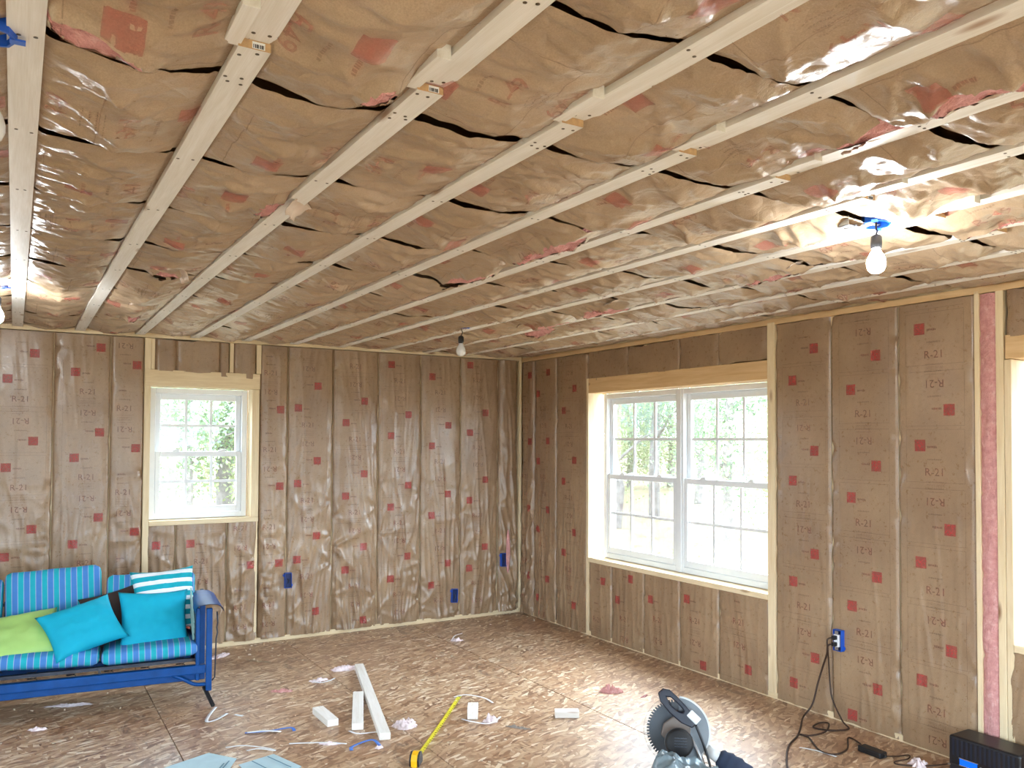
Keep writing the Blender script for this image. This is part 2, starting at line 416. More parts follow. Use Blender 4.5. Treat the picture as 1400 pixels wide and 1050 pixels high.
def wall_batt(parent, to_room, a0, a1, z0, z1, seed, cx=None, zp=None, amp=1.0, print_=True, ragged=0.0, gap=0.0025, cut=None, folds=0.5):
    """kraft facing of one stud bay. a runs to the viewer's right along the wall, z up. to_room(a, z, h) gives points"""
    w = a1 - a0 - 2 * gap; A0 = a0 + gap
    L = z1 - z0
    rg = np.random.default_rng(seed)
    staples = [(s, z0 + rg.random() * L, rg.uniform(.5, 1.2)) for s in (0, 1) for _ in range(int(L / 0.33) + 1)]
    def hgt(a, z):
        u = np.clip((a - A0) / w, 0, 1)
        h = 0.014 * amp * (1 - np.abs(2 * u - 1) ** 5) - 0.004 - 0.010 * (1 - np.clip(np.minimum(u, 1 - u) * w / 0.012, 0, 1)) ** 2
        lowmask = np.clip((1.75 - z) / 1.2, 0.18, 1.0)
        h = h + amp * 0.018 * lowmask * (ridge(a * 10 + 0.35 * z, z * 0.8, seed) ** 4 - 0.25) * np.sin(np.pi * u) ** 0.5
        h = h + amp * 0.009 * lowmask * ridge(a * 15 + z * 2.2 * (1 if seed % 2 else -1), z * 2.0, seed + 5) ** 3 * folds * 2
        h = h + 0.004 * amp * pn(a * 6, z * 3, seed + 2)
        for s, zs, q in staples:
            as_ = A0 + s * w; dx = np.abs(a - as_) + 1e-4; dz = z - zs; r = np.sqrt(dx * dx + dz * dz); th = np.arctan2(dz, dx)
            h = h + amp * 0.014 * q * lowmask * np.exp(-r / 0.15) * ((1 - np.abs(np.sin(2.5 * th + zs * 7))) ** 2 * 1.6 - .5) * np.clip(r / 0.03, 0, 1)
            h = h - 0.010 * q * np.exp(-(r / 0.03) ** 2)
        if cut:
            for (ca, cz, ra, rz) in cut:
                d = np.sqrt(((a - ca) / ra) ** 2 + ((z - cz) / rz) ** 2); h = h * np.clip((d - 0.8) / 0.8, 0.15, 1)
        return h
    nu = max(4, int(w / 0.009)); nv = max(4, int(L / 0.016))
    U, Vv = np.meshgrid(A0 + np.linspace(0, w, nu + 1), np.linspace(z0, z1, nv + 1), indexing='ij')
    Vw = Vv.copy()
    if ragged:
        t = (Vv - z0) / L; Vw = Vv + ragged * t ** 4 * (pn(U * 7, U * 0 + seed, 2) + 0.5 * pn(U * 19, U * 0 + seed, 3)) * 2
        Vw = Vw + ragged * (1 - t) ** 4 * pn(U * 8, U * 0 + seed, 5) * 1.4
    edge = 0.003 * pn(Vv * 2.5, Vv * 0 + seed, 4); Uw = U + edge
    P = to_room(Uw, Vw, hgt(U, Vw))
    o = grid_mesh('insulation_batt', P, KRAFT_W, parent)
    if print_:
        if cx is None: cx = (a0 + a1) / 2 - 0.03
        if zp is None: zp = rg.random() * 0.635
        cs = []; rules = []
        zz = zp - 0.635 * 8
        while zz < z1 + 0.7:
            cs.append((cx, zz, 1, 1.0)); cs.append((cx, zz + 0.19, -1, 1.0))
            t = 0.0022
            rules += [(cx - 0.165, zz + 0.085, cx + 0.165, zz + 0.085 + t), (cx - 0.165, zz - 0.20, cx + 0.165, zz - 0.2 + t), (cx - 0.165, zz - 0.235, cx + 0.165, zz - 0.235 + t), (cx - 0.165, zz + 0.105, cx + 0.165, zz + 0.105 + t),
                      (cx - 0.165, zz - 0.2, cx - 0.165 + t, zz + 0.085), (cx + 0.165, zz - 0.2, cx + 0.165 + t, zz + 0.085), (cx - 0.165, zz + 0.105, cx - 0.165 + t, zz + 0.39), (cx + 0.165, zz + 0.105, cx + 0.165 + t, zz + 0.39)]
            zz += 0.635
        ink_mesh('ink_print', lambda a, b: to_room(a, b, hgt(a, b) + 0.0038), T21, cs, INK_W, o, rules, (a0 + 0.02, a1 - 0.015, z0 + 0.02, z1 - 0.02))
    return o

A_room = lambda a, z, h: np.stack([a, -h, z], -1)                 # wall_back: a = x
B_room = lambda a, z, h: np.stack([-h, -a, z], -1)                # wall_right: a = -y
L_room = lambda a, z, h: np.stack([XL + h, a, z], -1)             # wall_left: a = y
F_room = lambda a, z, h: np.stack([-a, YF + h, z], -1)            # wall behind the camera: a = -x

def sheath(parent, name, axis, pos0, pos1, lo, hi, holes):
    """sheathing board with rectangular holes; along-axis coordinate 'a' in [lo, hi]"""
    b = MB(); cuts = sorted(holes)
    def seg(a0, a1, z0, z1):
        if axis == 'x': b.box((a0, pos0, z0), (a1, pos1, z1))
        else: b.box((pos0, a0, z0), (pos1, a1, z1))
    c = lo
    for (a0, a1, z0, z1) in cuts:
        seg(c, a0, -0.05, 2.75); seg(a0, a1, -0.05, z0); seg(a0, a1, z1, 2.75); c = a1
    seg(c, hi, -0.05, 2.75)
    return b.build(name, SHEATH, parent)

DP = 0.145
wallA = empty('wall_back'); tag(wallA, 'kraft-faced insulated stud wall with the small window', kind='structure')
wallB = empty('wall_right'); tag(wallB, 'kraft-faced insulated stud wall with the double window', kind='structure')
wallL = empty('wall_left'); tag(wallL, 'insulated stud wall left of the view', kind='structure')
wallF = empty('wall_front'); tag(wallF, 'insulated stud wall behind the viewpoint', kind='structure')
sheath(wallA, 'sheathing', 'x', DP, DP + 0.02, XL - .17, 0.17, [(-3.345, -2.58, 1.027, 2.07)])
sheath(wallB, 'sheathing', 'y', DP, DP + 0.02, YF - .17, 0.145, [(-6.655, -4.667, 0.665, 2.07), (-3.11, -1.125, 0.665, 2.07)])
LW = [(-8.2, -6.2, 0.665, 2.07), (-4.9, -2.9, 0.665, 2.07)]; FW = [(-6.1, -4.1, 0.3, 2.07), (-3.2, -1.2, 0.3, 2.07)]  # openings out of view, added to let daylight in
sheath(wallL, 'sheathing', 'y', XL - DP - 0.02, XL - DP, YF - .17, 0.17, LW)
sheath(wallF, 'sheathing', 'x', YF - DP - 0.02, YF - DP, XL - .17, 0.17, FW)

ST = 0.022   # stud faces sit this far behind the paper plane
def studA(x0, x1, z0=0.038, z1=2.44, mat=WOOD_F, y0=ST): return board('stud', x0, x1, y0, DP, z0, z1, mat, wallA)
def studB(y0, y1, z0=0.038, z1=2.44, mat=WOOD_F, x0=ST): return board('stud', x0, DP, y0, y1, z0, z1, mat, wallB)
# plates
board('bottom_plate', XL, 0.0, -0.006, DP, 0.0, 0.040, WOOD_F, wallA)
board('top_plate', XL, 0.0, -0.016, DP, 2.443, 2.482, WOOD_F, wallA); board('top_plate', XL, 0.0, 0.0, DP, 2.483, 2.56, WOOD_F, wallA)
board('bottom_plate', 0.004, DP, YF, -0.01, 0.0, 0.040, WOOD_F, wallB)
board('top_plate', -0.004, DP, YF, -0.02, 2.425, 2.462, WOOD_H, wallB); board('top_plate', 0.004, DP, YF, -0.02, 2.463, 2.56, WOOD_F, wallB)

# wall_back studs (16 inch centres) and window framing
for x in (-6.03, -5.62, -5.22, -4.81, -4.41, -4.004, -3.627, -2.28, -1.889, -1.474, -1.06, -0.652, -0.25): studA(x - 0.019, x + 0.019)
studA(-3.392, -3.347, y0=-0.004); studA(-2.575, -2.520, z0=0.038, z1=1.0, y0=0.002)
studA(-2.545, -2.507, z0=2.2, z1=2.44, y0=-0.002); studA(-2.577, -2.518, z0=1.028, z1=2.07, y0=-0.004)
studA(-2.757, -2.728, z0=2.2, z1=2.44, y0=-0.002); studA(-3.345, -3.318, z0=2.2, z1=2.44, y0=0.004)
board('header', -3.388, -2.516, -0.009, DP, 2.072, 2.198, WOOD_F, wallA)
board('sill_board', -3.345, -2.518, -0.006, DP, 0.990, 1.027, WOOD_F, wallA)
studA(-3.15 - .019, -3.15 + .019, z1=0.99); studA(-2.764 - .019, -2.764 + .019, z1=0.99)
studA(-0.030, -0.004, y0=-0.030, mat=WOOD_F)                       # corner post

def batA(a0, a1, z0=0.03, z1=2.437, seed=0, **k): return wall_batt(wallA, A_room, a0, a1, z0, z1, seed, **k)
batA(-6.88, -6.44, seed=9); batA(-6.44, -6.03, seed=10); batA(-6.03, -5.62, seed=11); batA(-5.62, -5.22, seed=12); batA(-5.22, -4.81, seed=13); batA(-4.81, -4.41, seed=14)
batA(-4.41, -4.004, seed=15, cx=-4.21, zp=1.452, amp=.7); batA(-4.004, -3.627, seed=16, cx=-3.78, zp=1.519, amp=.7); batA(-3.627, -3.392, seed=17, cx=-3.53, zp=1.40, amp=.7)
batA(-3.36, -3.15, 0.03, 0.99, 18, zp=0.84, cx=-3.21); batA(-3.15, -2.764, 0.03, 0.99, 19, cx=-2.96, zp=0.84); batA(-2.764, -2.525, 0.03, 0.99, 20, zp=0.45, cx=-2.66, amp=1.2)
batA(-3.318, -3.16, 2.19, 2.437, 21, print_=False, ragged=.006); batA(-3.165, -2.83, 2.188, 2.437, 22, print_=False, ragged=.008); batA(-2.84, -2.757, 2.165, 2.437, 23, print_=False); batA(-2.728, -2.545, 2.155, 2.437, 24, print_=False, ragged=.006)
CUT1 = [(-2.27, 0.49, 0.07, 0.09)]; CUT2 = [(-0.72, 0.224, 0.07, 0.09)]; CUT3 = [(-0.197, 0.52, 0.07, 0.09)]
batA(-2.512, -2.28, seed=25, cx=-2.43, zp=1.72, amp=1.2, cut=CUT1); batA(-2.28, -1.889, seed=26, cx=-2.115, zp=1.293, amp=1.25, cut=CUT1); batA(-1.889, -1.474, seed=27, cx=-1.697, zp=1.176, amp=1.4)
batA(-1.474, -1.06, seed=28, cx=-1.278, zp=1.066, amp=1.2); batA(-1.06, -0.652, seed=29, cx=-0.875, zp=0.975, amp=1.1, cut=CUT2); batA(-0.652, -0.25, seed=30, cx=-0.48, zp=1.10, amp=.9, cut=CUT2)
batA(-0.25, -0.036, seed=31, amp=2.4, print_=False, cut=CUT3)

# wall_right studs, headers, batts (a = -y)
for a in (0.25, 0.62, 3.598, 4.047): studB(-a - 0.019, -a + 0.019)
studB(-1.128, -1.098, z1=2.2, x0=-0.006); studB(-3.172, -3.112, x0=-0.006); studB(-4.512, -4.486, x0=-0.004, mat=WOOD_F); studB(-4.632, -4.594, x0=-0.002); studB(-4.668, -4.634, z1=2.075, x0=0.0)
for a in (1.44, 1.85, 2.26, 2.66): studB(-a - .019, -a + .019, z1=0.62); studB(-a - .019, -a + .019, z0=2.2)
board('header', -0.004, DP, -3.112, -1.102, 2.072, 2.198, WOOD_H, wallB)
board('sill_board', -0.010, DP, -3.112, -1.128, 0.628, 0.665, WOOD_F, wallB)
board('header', 0.0, DP, -6.70, -4.640, 2.078, 2.198, WOOD_H, wallB)
board('sill_board', -0.006, DP, -6.66, -4.670, 0.628, 0.665, WOOD_F, wallB)
studB(-6.70, -6.662, x0=0.0)
def batB(a0, a1, z0=0.010, z1=2.42, seed=0, **k): return wall_batt(wallB, B_room, a0, a1, z0, z1, seed, **k)
batB(0.03, 0.25, seed=40, amp=1.3, folds=.8); batB(0.25, 0.62, seed=41, zp=1.47, cx=0.42, amp=.8); batB(0.62, 1.098, seed=42, cx=0.84, zp=1.30, amp=.6, ragged=.008)
for i, (a0, a1) in enumerate(((1.128, 1.44), (1.44, 1.85), (1.85, 2.26), (2.26, 2.66), (2.66, 3.112))): batB(a0, a1, 0.010, 0.628, 43 + i, zp=0.30 + 0.07 * i, amp=.34)
for i, (a0, a1) in enumerate(((1.10, 1.65), (1.65, 2.26), (2.26, 2.66), (2.66, 3.112))): batB(a0, a1, 2.185 + .006 * i, 2.42, 50 + i, print_=False, amp=.5, ragged=.012, gap=.0005)
CUTB = [(3.662, 0.48, 0.07, 0.09)]
batB(3.172, 3.598, seed=60, cx=3.40, zp=1.415, amp=.32, ragged=.006, cut=CUTB); batB(3.598, 4.047, seed=61, cx=3.83, zp=1.334, amp=.32, ragged=.006, cut=CUTB); batB(4.047, 4.486, seed=62, cx=4.266, zp=1.643, amp=.32)
batB(4.64, 5.05, 2.19, 2.42, 63, print_=False, amp=.5, ragged=.01); batB(4.64, 5.05, 0.034, 0.632, 64, amp=.5, ragged=.008)
for i, a in enumerate((5.05, 5.46, 5.87, 6.28)):
    batB(a, a + 0.41 - (0.03 if i == 3 else 0), 0.034, 0.632, 65 + i, amp=.5); batB(a, a + 0.41, 2.19, 2.42, 70 + i, print_=False, amp=.5)
for i in range(6): batB(6.70 + 0.43 * i, 6.70 + 0.43 * (i + 1), seed=75 + i, amp=.6)
# narrow bay of bare pink insulation beside the far-right opening
pa, pz = np.meshgrid(np.linspace(4.513, 4.593, 9), np.linspace(0.04, 2.42, 160), indexing='ij')
ph = -0.006 + 0.012 * np.sin(np.pi * (pa - 4.513) / 0.08) - 0.012 * np.clip(1 - np.abs(((pz + 0.03) % 0.41) - 0.2) / 0.02, 0, 1) + 0.012 * pn(pa * 22, pz * 9, 3) + 0.005 * pn(pa * 60, pz * 40, 4)
tag(grid_mesh('bare_pink_batt', B_room(pa, pz, ph), PINK, wallB), 'exposed pink fibreglass strip between two studs')

# unseen walls: one plain paper facing per bay
for wl, rm, lo, hi, holes in ((wallL, L_room, YF, 0.0, LW), (wallF, F_room, 0.0, -XL, [(-b, -a, c, d) for a, b, c, d in FW])):
    a = lo; i = 0
    while a < hi - 0.05:
        b = min(a + 0.4064, hi)
        spans = [(0.03, 2.44)]
        for (h0, h1, z0, z1) in holes:
            if a < h1 and b > h0: spans = [(0.03, z0), (z1, 2.44)]
        for z0, z1 in spans:
            P = rm(*np.meshgrid(np.linspace(a + .005, b - .005, 5), np.linspace(z0, z1, 9), indexing='ij'), np.tile((0.012 * np.sin(np.pi * np.linspace(0, 1, 5)))[:, None], (1, 9)))
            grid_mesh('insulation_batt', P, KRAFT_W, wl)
        a = b; i += 1

# ------------------------------------------------------------------ ceiling
ceil = empty('ceiling'); tag(ceil, 'kraft-faced insulated ceiling under wood strapping', kind='structure')
b = MB(); b.box((XL - .17, YF - .17, 2.62), (0.17, 0.17, 2.66)); b.build('ceiling_deck', SHEATH, ceil)
STRAPX = [-4.238 + 0.3995 * i for i in range(-6, 11)]
JOIST = [-0.20 - 0.604 * i for i in range(0, 15)]
SW = 0.066
for y in JOIST: board('joist', XL, 0.0, y - 0.019, y + 0.019, ZC + 0.075, 2.62, WOOD_F, ceil, 0)
# tears: x, y, half length along y, half width in x
TEARS = [(-4.12, -5.14, .035, .09), (-3.505, -4.09, .10, .045), (-3.63, -2.66, .06, .06), (-3.60, -1.13, .09, .03), (-2.375, -3.38, .20, .080), (-2.40, -4.13, .25, .060), (-1.17, -2.33, .14, .08),
         (-1.19, -2.92, .20, .09), (-1.17, -4.20, .16, .06), (-2.33, -5.58, .12, .050), (-2.37, -5.88, .13, .07), (-0.98, -1.85, .16, .055), (-1.10, -5.28, .2, .03), (-3.55, -5.19, .05, .04)]
def strap_dist(x):
    d = np.full(np.shape(x), 9.0)
    for sx in STRAPX: d = np.minimum(d, np.abs(x - sx))
    return d
HG = []
def ceil_batt(i, y0, y1, fine):
    w = y1 - y0; seed = 200 + i
    x0, x1 = XL + 0.01, -0.02
    rg = np.random.default_rng(seed)
    def hgt(x, y):
        v = (y - y0) / w
        ds = strap_dist(x); sp = np.clip((ds - SW / 2) / (0.2 - SW / 2), 0, 1)
        cell = np.floor((x - STRAPX[0]) / 0.3995)
        rnd = 0.5 + 0.9 * (np.sin(cell * 12.9898 + seed * 7.233) * 43758.5453 % 1.0)
        edge = 1 - np.abs(2 * v - 1) ** 6
        h = 0.006 + 0.030 * rnd * sp ** 0.7 * (0.35 + 0.65 * edge)
        ed = np.minimum(v, 1 - v) * w; tk = 0.4 + 1.2 * np.clip(pn(x * 1.3, v * 0 + y0 * 3, 21) + .4, 0, 1); h = h - tk * 0.020 * (1 - np.clip((1 - v) * w / 0.035, 0, 1)) ** 1.3 + tk * 0.001 * (1 - np.clip(v * w / 0.04, 0, 1))        # tucked up at the joists
        big = pn(x * 3.2, y * 4.5, seed)
        h = h + 0.022 * sp * big
        # taut folds running out from the strapping
        wv = y * 26 + 2.0 * pn(x * 5, y * 5, seed + 3)
        h = h + 0.011 * np.exp(-ds / 0.13) * sp ** 0.3 * (ridge(x * 2.0, wv, seed + 1) ** 2) * np.clip(pn(x * 1.7, y * 2.1, seed + 9) * 2 + .8, 0.1, 1.4)
        # long diagonal folds
        s = 1 if (i % 2) else -1
        wx = x + 0.08 * pn(x * 4, y * 4, seed + 11); wy = y + 0.08 * pn(x * 4, y * 4, seed + 12)
        h = h + 0.022 * sp ** 0.5 * (ridge(wx * 2.2 + s * wy * 5.0, wy * 1.6 - s * wx * 1.4, seed + 4) ** 3) * edge
        h = h + 0.012 * sp ** 0.5 * (ridge(wx * 4.0 - s * wy * 9.0, wy * 3.0, seed + 6) ** 3) * edge
        h = h + 0.006 * sp ** 0.5 * ridge(wx * 9.0 + s * wy * 11.0, wy * 8.0 - wx * 5, seed + 13) ** 3
        h = h + 0.003 * pn(x * 22, y * 22, seed + 7)
        for sx in STRAPX:                                   # star-shaped tension folds where strapping is screwed to a joist
            for jy in (y0, y1):
                dx = x - sx; dy = y - jy; r = np.sqrt(dx * dx + dy * dy) + 1e-4; th = np.arctan2(dy, dx)
                kk = 4 + int(abs(sx * 7 + jy * 13)) % 4; ph_ = (sx * 5.1 + jy * 3.7)
                star = (1 - np.abs(np.sin(kk * th * .5 + ph_ + 1.2 * pn(dx * 4, dy * 4, seed)))) ** 2
                h = h + 0.020 * np.exp(-r / 0.12) * np.clip(r / 0.05, 0, 1) * star * sp ** 0.4
        wf = np.clip(-y / 0.22, 0, 1) * np.clip(-x / 0.15, 0, 1); h = h * wf + (1 - wf) * 0.002
        for (tx, ty, ry, rx) in TEARS:
            d = np.sqrt(((x - tx) / rx) ** 2 + ((y - ty) / ry) ** 2); h = h + 0.020 * np.exp(-((d - 1.05) / 0.3) ** 2)
        h = np.where(ds < SW / 2 + 0.004, np.minimum(h, 0.004), h)
        tt = np.clip((-5.17 - y) / 0.14, 0, 1); h = h - 0.0195 * tt * tt * (3 - 2 * tt)
        return h
    HG.append((y0, y1, hgt))
    step = 0.0115 if fine else 0.05
    nx = int((x1 - x0) / step); ny = int(w / step)
    X, Y = np.meshgrid(np.linspace(x0, x1, nx + 1), np.linspace(y0 + 0.003, y1 - 0.003, ny + 1), indexing='ij')
    vv = (Y - y0) / w
    g0 = 0.002 + 0.006 * np.clip(pn(X * 1.9, X * 0 + seed, 3) + .05, 0, 1); g1 = 0.002 + 0.008 * np.clip(pn(X * 1.9, X * 0 + seed + 1, 6) + .05, 0, 1)
    Yw = Y + g0 * np.clip(1 - vv / .25, 0, 1) - g1 * np.clip(1 - (1 - vv) / .25, 0, 1) + 0.012 * pn(X * 1.5, X * 0 + 5.5, 8)
    H = hgt(X, Y)
    keep = np.ones((nx, ny), bool); cx_ = (X[:-1, :-1] + X[1:, 1:]) / 2; cyy = (Y[:-1, :-1] + Y[1:, 1:]) / 2
    for (tx, ty, ry, rx) in TEARS:
        d = np.sqrt(((cx_ - tx) / rx) ** 2 + ((cyy - ty) / ry) ** 2); d = d + 0.35 * pn(cx_ * 30, cyy * 30, 5); keep &= d > 1.0
    keep &= strap_dist(cx_) > -1
    o = grid_mesh('insulation_batt', np.stack([X, Yw, ZC - H], -1), KRAFT_C, ceil, keep, flip=True)
    if fine:
        cs = []; rules = []; yc = (y0 + y1) / 2; xx = XL + rg.random() * 0.635; t = 0.0028
        while xx < 0:
            # print coordinates: a runs along -y (reading direction), b along -x
            cs.append((-(yc + 0.03), -xx, 1, 1.0)); cs.append((-(yc + 0.03), -(xx - 0.22), -1, 1.0))
            a_ = -(yc + 0.03); b_ = -xx
            rules += [(a_ - .19, b_ - .235, a_ + .19, b_ - .235 + t), (a_ - .19, b_ + .10, a_ + .19, b_ + .10 + t), (a_ - .19, b_ - .235, a_ - .19 + t, b_ + .10), (a_ + .19, b_ - .235, a_ + .19 + t, b_ + .10)]
            xx += 0.66
        fn = lambda a, b: np.stack([-b, -a, ZC - hgt(-b, -a) - 0.0042], -1)
        ink_mesh('ink_print', fn, T49, cs, INK_C, o, rules, (-(y1 - .02), -(y0 + .02), 0.03, -x0 - 0.03))
    return o
edges = [0.0] + JOIST + [YF]
for i in range(len(edges) - 1):
    y1, y0 = edges[i], edges[i + 1]
    if y1 - y0 < 0.02: continue
    ceil_batt(i, y0, y1, y1 > -7.2)
# pink insulation showing through the tears
for n, (tx, ty, ry, rx) in enumerate(TEARS):
    R, T = np.meshgrid(np.linspace(0.0, 1.25, 12), np.linspace(0, 2 * math.pi, 33), indexing='ij')
    X = tx + rx * R * np.cos(T); Y = ty + ry * R * np.sin(T)
    fh = next(h for (a_, b_, h) in HG if a_ <= ty <= b_)
    H = fh(X, Y) + np.where(R < 0.9, 0.012 * (1 - R * R), -0.012 * (R - 0.9) / .3) + 0.010 * pn(X * 28, Y * 28, n) * (R < 1.05)
    tag(grid_mesh('torn_pink_insulation', np.stack([X, Y, ZC - H], -1), PINK, ceil, flip=True), 'pink fibreglass bulging through torn kraft paper')

def flap(x, y, L, w, drop, rz, seed):
    U, V = np.meshgrid(np.linspace(0, 1, 9), np.linspace(0, 1, 13), indexing='ij')
    X = w * U * np.cos(U * 0.8); Z = -drop * U ** 1.4 - .004; Yv = L * (V - .5) * (1 - .35 * U) + .01 * pn(U * 3, V * 4, seed); X = X + .02 * pn(U * 2, V * 5, seed + 1) * U
    P = np.stack([X, Yv, Z + .008 * pn(U * 3, V * 6, seed + 2)], -1)
    c, s_ = math.cos(rz), math.sin(rz); P = np.stack([P[..., 0] * c - P[..., 1] * s_ + x, P[..., 0] * s_ + P[..., 1] * c + y, P[..., 2] + ZC - .012], -1)
    o = grid_mesh('torn_paper_flap', P, KRAFT_PALE, ceil); m = o.modifiers.new('solid', 'SOLIDIFY'); m.thickness = .001
KRAFT_PALE = plain('pale_torn_paper', srgb(206, 186, 168), 0.5)
for i_, a_ in enumerate(((-3.40, -4.16, .16, .09, .05, 2.6), (-3.60, -2.72, .12, .08, .05, .4), (-2.50, -3.78, .10, .14, .03, .3), (-1.28, -3.18, .16, .12, .03, 2.9), (-1.26, -2.12, .10, .08, .03, 2.8), (-2.27, -5.50, .12, .06, .02, 3.0), (-3.70, -1.75, .12, .07, .03, .6), (-1.22, -4.42, .08, .1, .03, 2.5), (-2.30, -5.75, .10, .07, .02, 3.2))): flap(*a_, i_)
# strapping: far runs lapped under the near runs at y = -5.21
def strap(x, y0, y1, zt, th=0.019, wob=0.0, sticker=False, end=None):
    L = y1 - y0
    b = MB(); n = 24
    v = []; f = []
    for j in range(n + 1):
        t = j / n; yy = -L / 2 + L * t; dx = wob * (math.sin(t * 5 + x * 3) * 0.006)
        for (px, pz) in ((-SW / 2, -th / 2), (SW / 2, -th / 2), (SW / 2, th / 2), (-SW / 2, th / 2)): v.append((yy, px + dx, pz))
    for j in range(n):
        for q in range(4): f.append((j * 4 + q, j * 4 + (q + 1) % 4, (j + 1) * 4 + (q + 1) % 4, (j + 1) * 4 + q))
    b.add(v, f); b.add([v[i] for i in (0, 1, 2, 3)], [(3, 2, 1, 0)], 1); b.add([v[i] for i in (n * 4, n * 4 + 1, n * 4 + 2, n * 4 + 3)], [(0, 1, 2, 3)], 1)
    o = b.build('furring_strip', [WOOD_S, ENDGRAIN], ceil)
    bpy.context.view_layer.update()
    R = Matrix(((0, 1, 0), (1, 0, 0), (0, 0, -1)))
    me = o.data
    bm = bmesh.new(); bm.from_mesh(me); bmesh.ops.remove_doubles(bm, verts=bm.verts, dist=1e-6); bmesh.ops.recalc_face_normals(bm, faces=bm.faces); bm.to_mesh(me); bm.free()
    o.rotation_euler = R.to_euler(); o.location = (x, (y0 + y1) / 2, zt - th / 2)
    return o
screw_me = None
def screws(o, x, ys, zb):
    b = MB()
    for y in ys:
        for s in (-0.014, 0.015):
            b.lathe([(0.0045, 0.0), (0.0045, -0.0012), (0.001, -0.0016)], 8, Matrix.Translation((x + s + random.uniform(-.006, .006), y + random.uniform(-.012, .012), zb + 0.0004)))
    q = b.build('screw_heads', SCREW, None); tag(q, kind='stuff'); q.parent = o; q.matrix_parent_inverse = o.matrix_basis.inverted()
    return q
for i, x in enumerate(STRAPX):
    if x < XL + 0.05 or x > -0.05: continue
    jy = -5.21 + random.uniform(-.012, .012)
    far_ok = i - 6 >= 0
    js = [y for y in JOIST]
    if i == 6:
        o = strap(x, YF + 0.02, -0.03, ZC); screws(o, x, [y for y in js if y > YF + .1], ZC - 0.019)
        continue
    th = 0.019
    o = strap(x, jy, -0.03, ZC - 0.003, th, 1.0); screws(o, x, [y for y in js if y > jy + .05] + [jy + 0.03, jy + .16], ZC - 0.003 - th)
    if i in (7, 8, 12):   # barcode sticker on the cut end
        s = MB(); s.box((x + 0.000, jy - 0.0012, ZC - 0.020), (x + 0.026, jy - 0.0004, ZC - 0.006))
        for q in range(7): s.box((x + 0.002 + q * 0.0033, jy - 0.0016, ZC - 0.019), (x + 0.0035 + q * 0.0033 + (q % 3) * 0.0006, jy - 0.0010, ZC - 0.011), None, 1)
        st = s.build('barcode_sticker', [WHITEP, BLACKP], None); st.parent = o; st.matrix_parent_inverse = o.matrix_basis.inverted()
    o = strap(x + 0.012, YF + 0.02, jy + 0.05, ZC + 0.0165, th, 1.0); screws(o, x + 0.012, [y for y in js if YF + .1 < y < jy] + [jy - 0.025], ZC + 0.0165 - th)
    bl = board('splice_block', x - 0.056, x - 0.022, jy - 0.16, jy + 0.012, ZC - 0.017, ZC + 0.021, WOOD_S, ceil, 0.001)

# ------------------------------------------------------------------ windows
def sash(parent, name, w, z0, z1, d0, d1, fw_top, fw_bot, fs, mw=0.021):
    """in window space: x across, y depth (towards outside), z up, centred on x"""
    b = MB(); b.box((-w / 2, d0, z0), (-w / 2 + fs, d1, z1)); b.box((w / 2 - fs, d0, z0), (w / 2, d1, z1))
    b.box((-w / 2 + fs, d0, z0), (w / 2 - fs, d1, z0 + fw_bot)); b.box((-w / 2 + fs, d0, z1 - fw_top), (w / 2 - fs, d1, z1))
    s = b.build(name, VINYL, parent, bevel=0.003)
    gx0, gx1, gz0, gz1 = -w / 2 + fs, w / 2 - fs, z0 + fw_bot, z1 - fw_top; dm = (d0 + d1) / 2
    b = MB(); b.box((gx0 - .004, dm + .003, gz0 - .004), (gx1 + .004, dm + .006, gz1 + .004)); b.build('pane', GLASS, s)
    for q in (1, 2):
        xx = gx0 + (gx1 - gx0) * q / 3; b = MB(); b.box((xx - mw / 2, dm - .002, gz0), (xx + mw / 2, dm + .002, gz1)); b.build('muntin', VINYL, s)
    zz = (gz0 + gz1) / 2; b = MB(); b.box((gx0, dm - .0025, zz - mw / 2), (gx1, dm + .0025, zz + mw / 2)); b.build('muntin', VINYL, s)
    return s
def unit(parent, xc, w, z0, z1):
    holder = parent
    f = 0.042
    b = MB(); b.box((xc - w / 2, 0, z0), (xc - w / 2 + f, .075, z1)); b.box((xc + w / 2 - f, 0, z0), (xc + w / 2, .075, z1)); b.box((xc - w / 2 + f, 0, z0), (xc + w / 2 - f, .075, z0 + f)); b.box((xc - w / 2 + f, 0, z1 - f), (xc + w / 2 - f, .075, z1))
    # outer stop that steps the frame
    b.box((xc - w / 2 - .0, .075, z0), (xc - w / 2 + f + .014, .09, z1)); b.box((xc + w / 2 - f - .014, .075, z0), (xc + w / 2, .09, z1)); b.box((xc - w / 2 + f, .075, z1 - f - .012), (xc + w / 2 - f, .09, z1)); b.box((xc - w / 2 + f, .075, z0), (xc + w / 2 - f, .09, z0 + f + .01))
    b.build('frame', VINYL, holder, bevel=0.003)
    zm = z0 + (z1 - z0) * 0.495
    iw = w - 2 * f - .004
    a = sash(holder, 'lower_sash', iw, z0 + f + .002, zm + .022, .006, .034, .042, .052, .036); a.location = (xc, 0, 0)
    c = sash(holder, 'upper_sash', iw, zm - .018, z1 - f - .002, .038, .066, .046, .040, .040); c.location = (xc, 0, 0)
    for s in (-0.27, 0.27):
        b = MB(); b.box((s * iw - .028, .004, zm + .022), (s * iw + .028, .026, zm + .032)); b.box((s * iw - .008, .0, zm + .032), (s * iw + .03, .012, zm + .040))
        b.build('sash_latch', VINYL, a, bevel=0.002)
win1 = empty('window_1', (-2.965, 0.10, 0)); tag(win1, 'small white single sash window above the blue sofa', kind='structure')
unit(win1, 0.0, 0.745, 1.030, 2.064)
win2 = empty('window_2', (0.115, -2.14, 0), -math.pi / 2); tag(win2, 'white double-unit window with twelve-pane grilles in right wall', kind='structure')
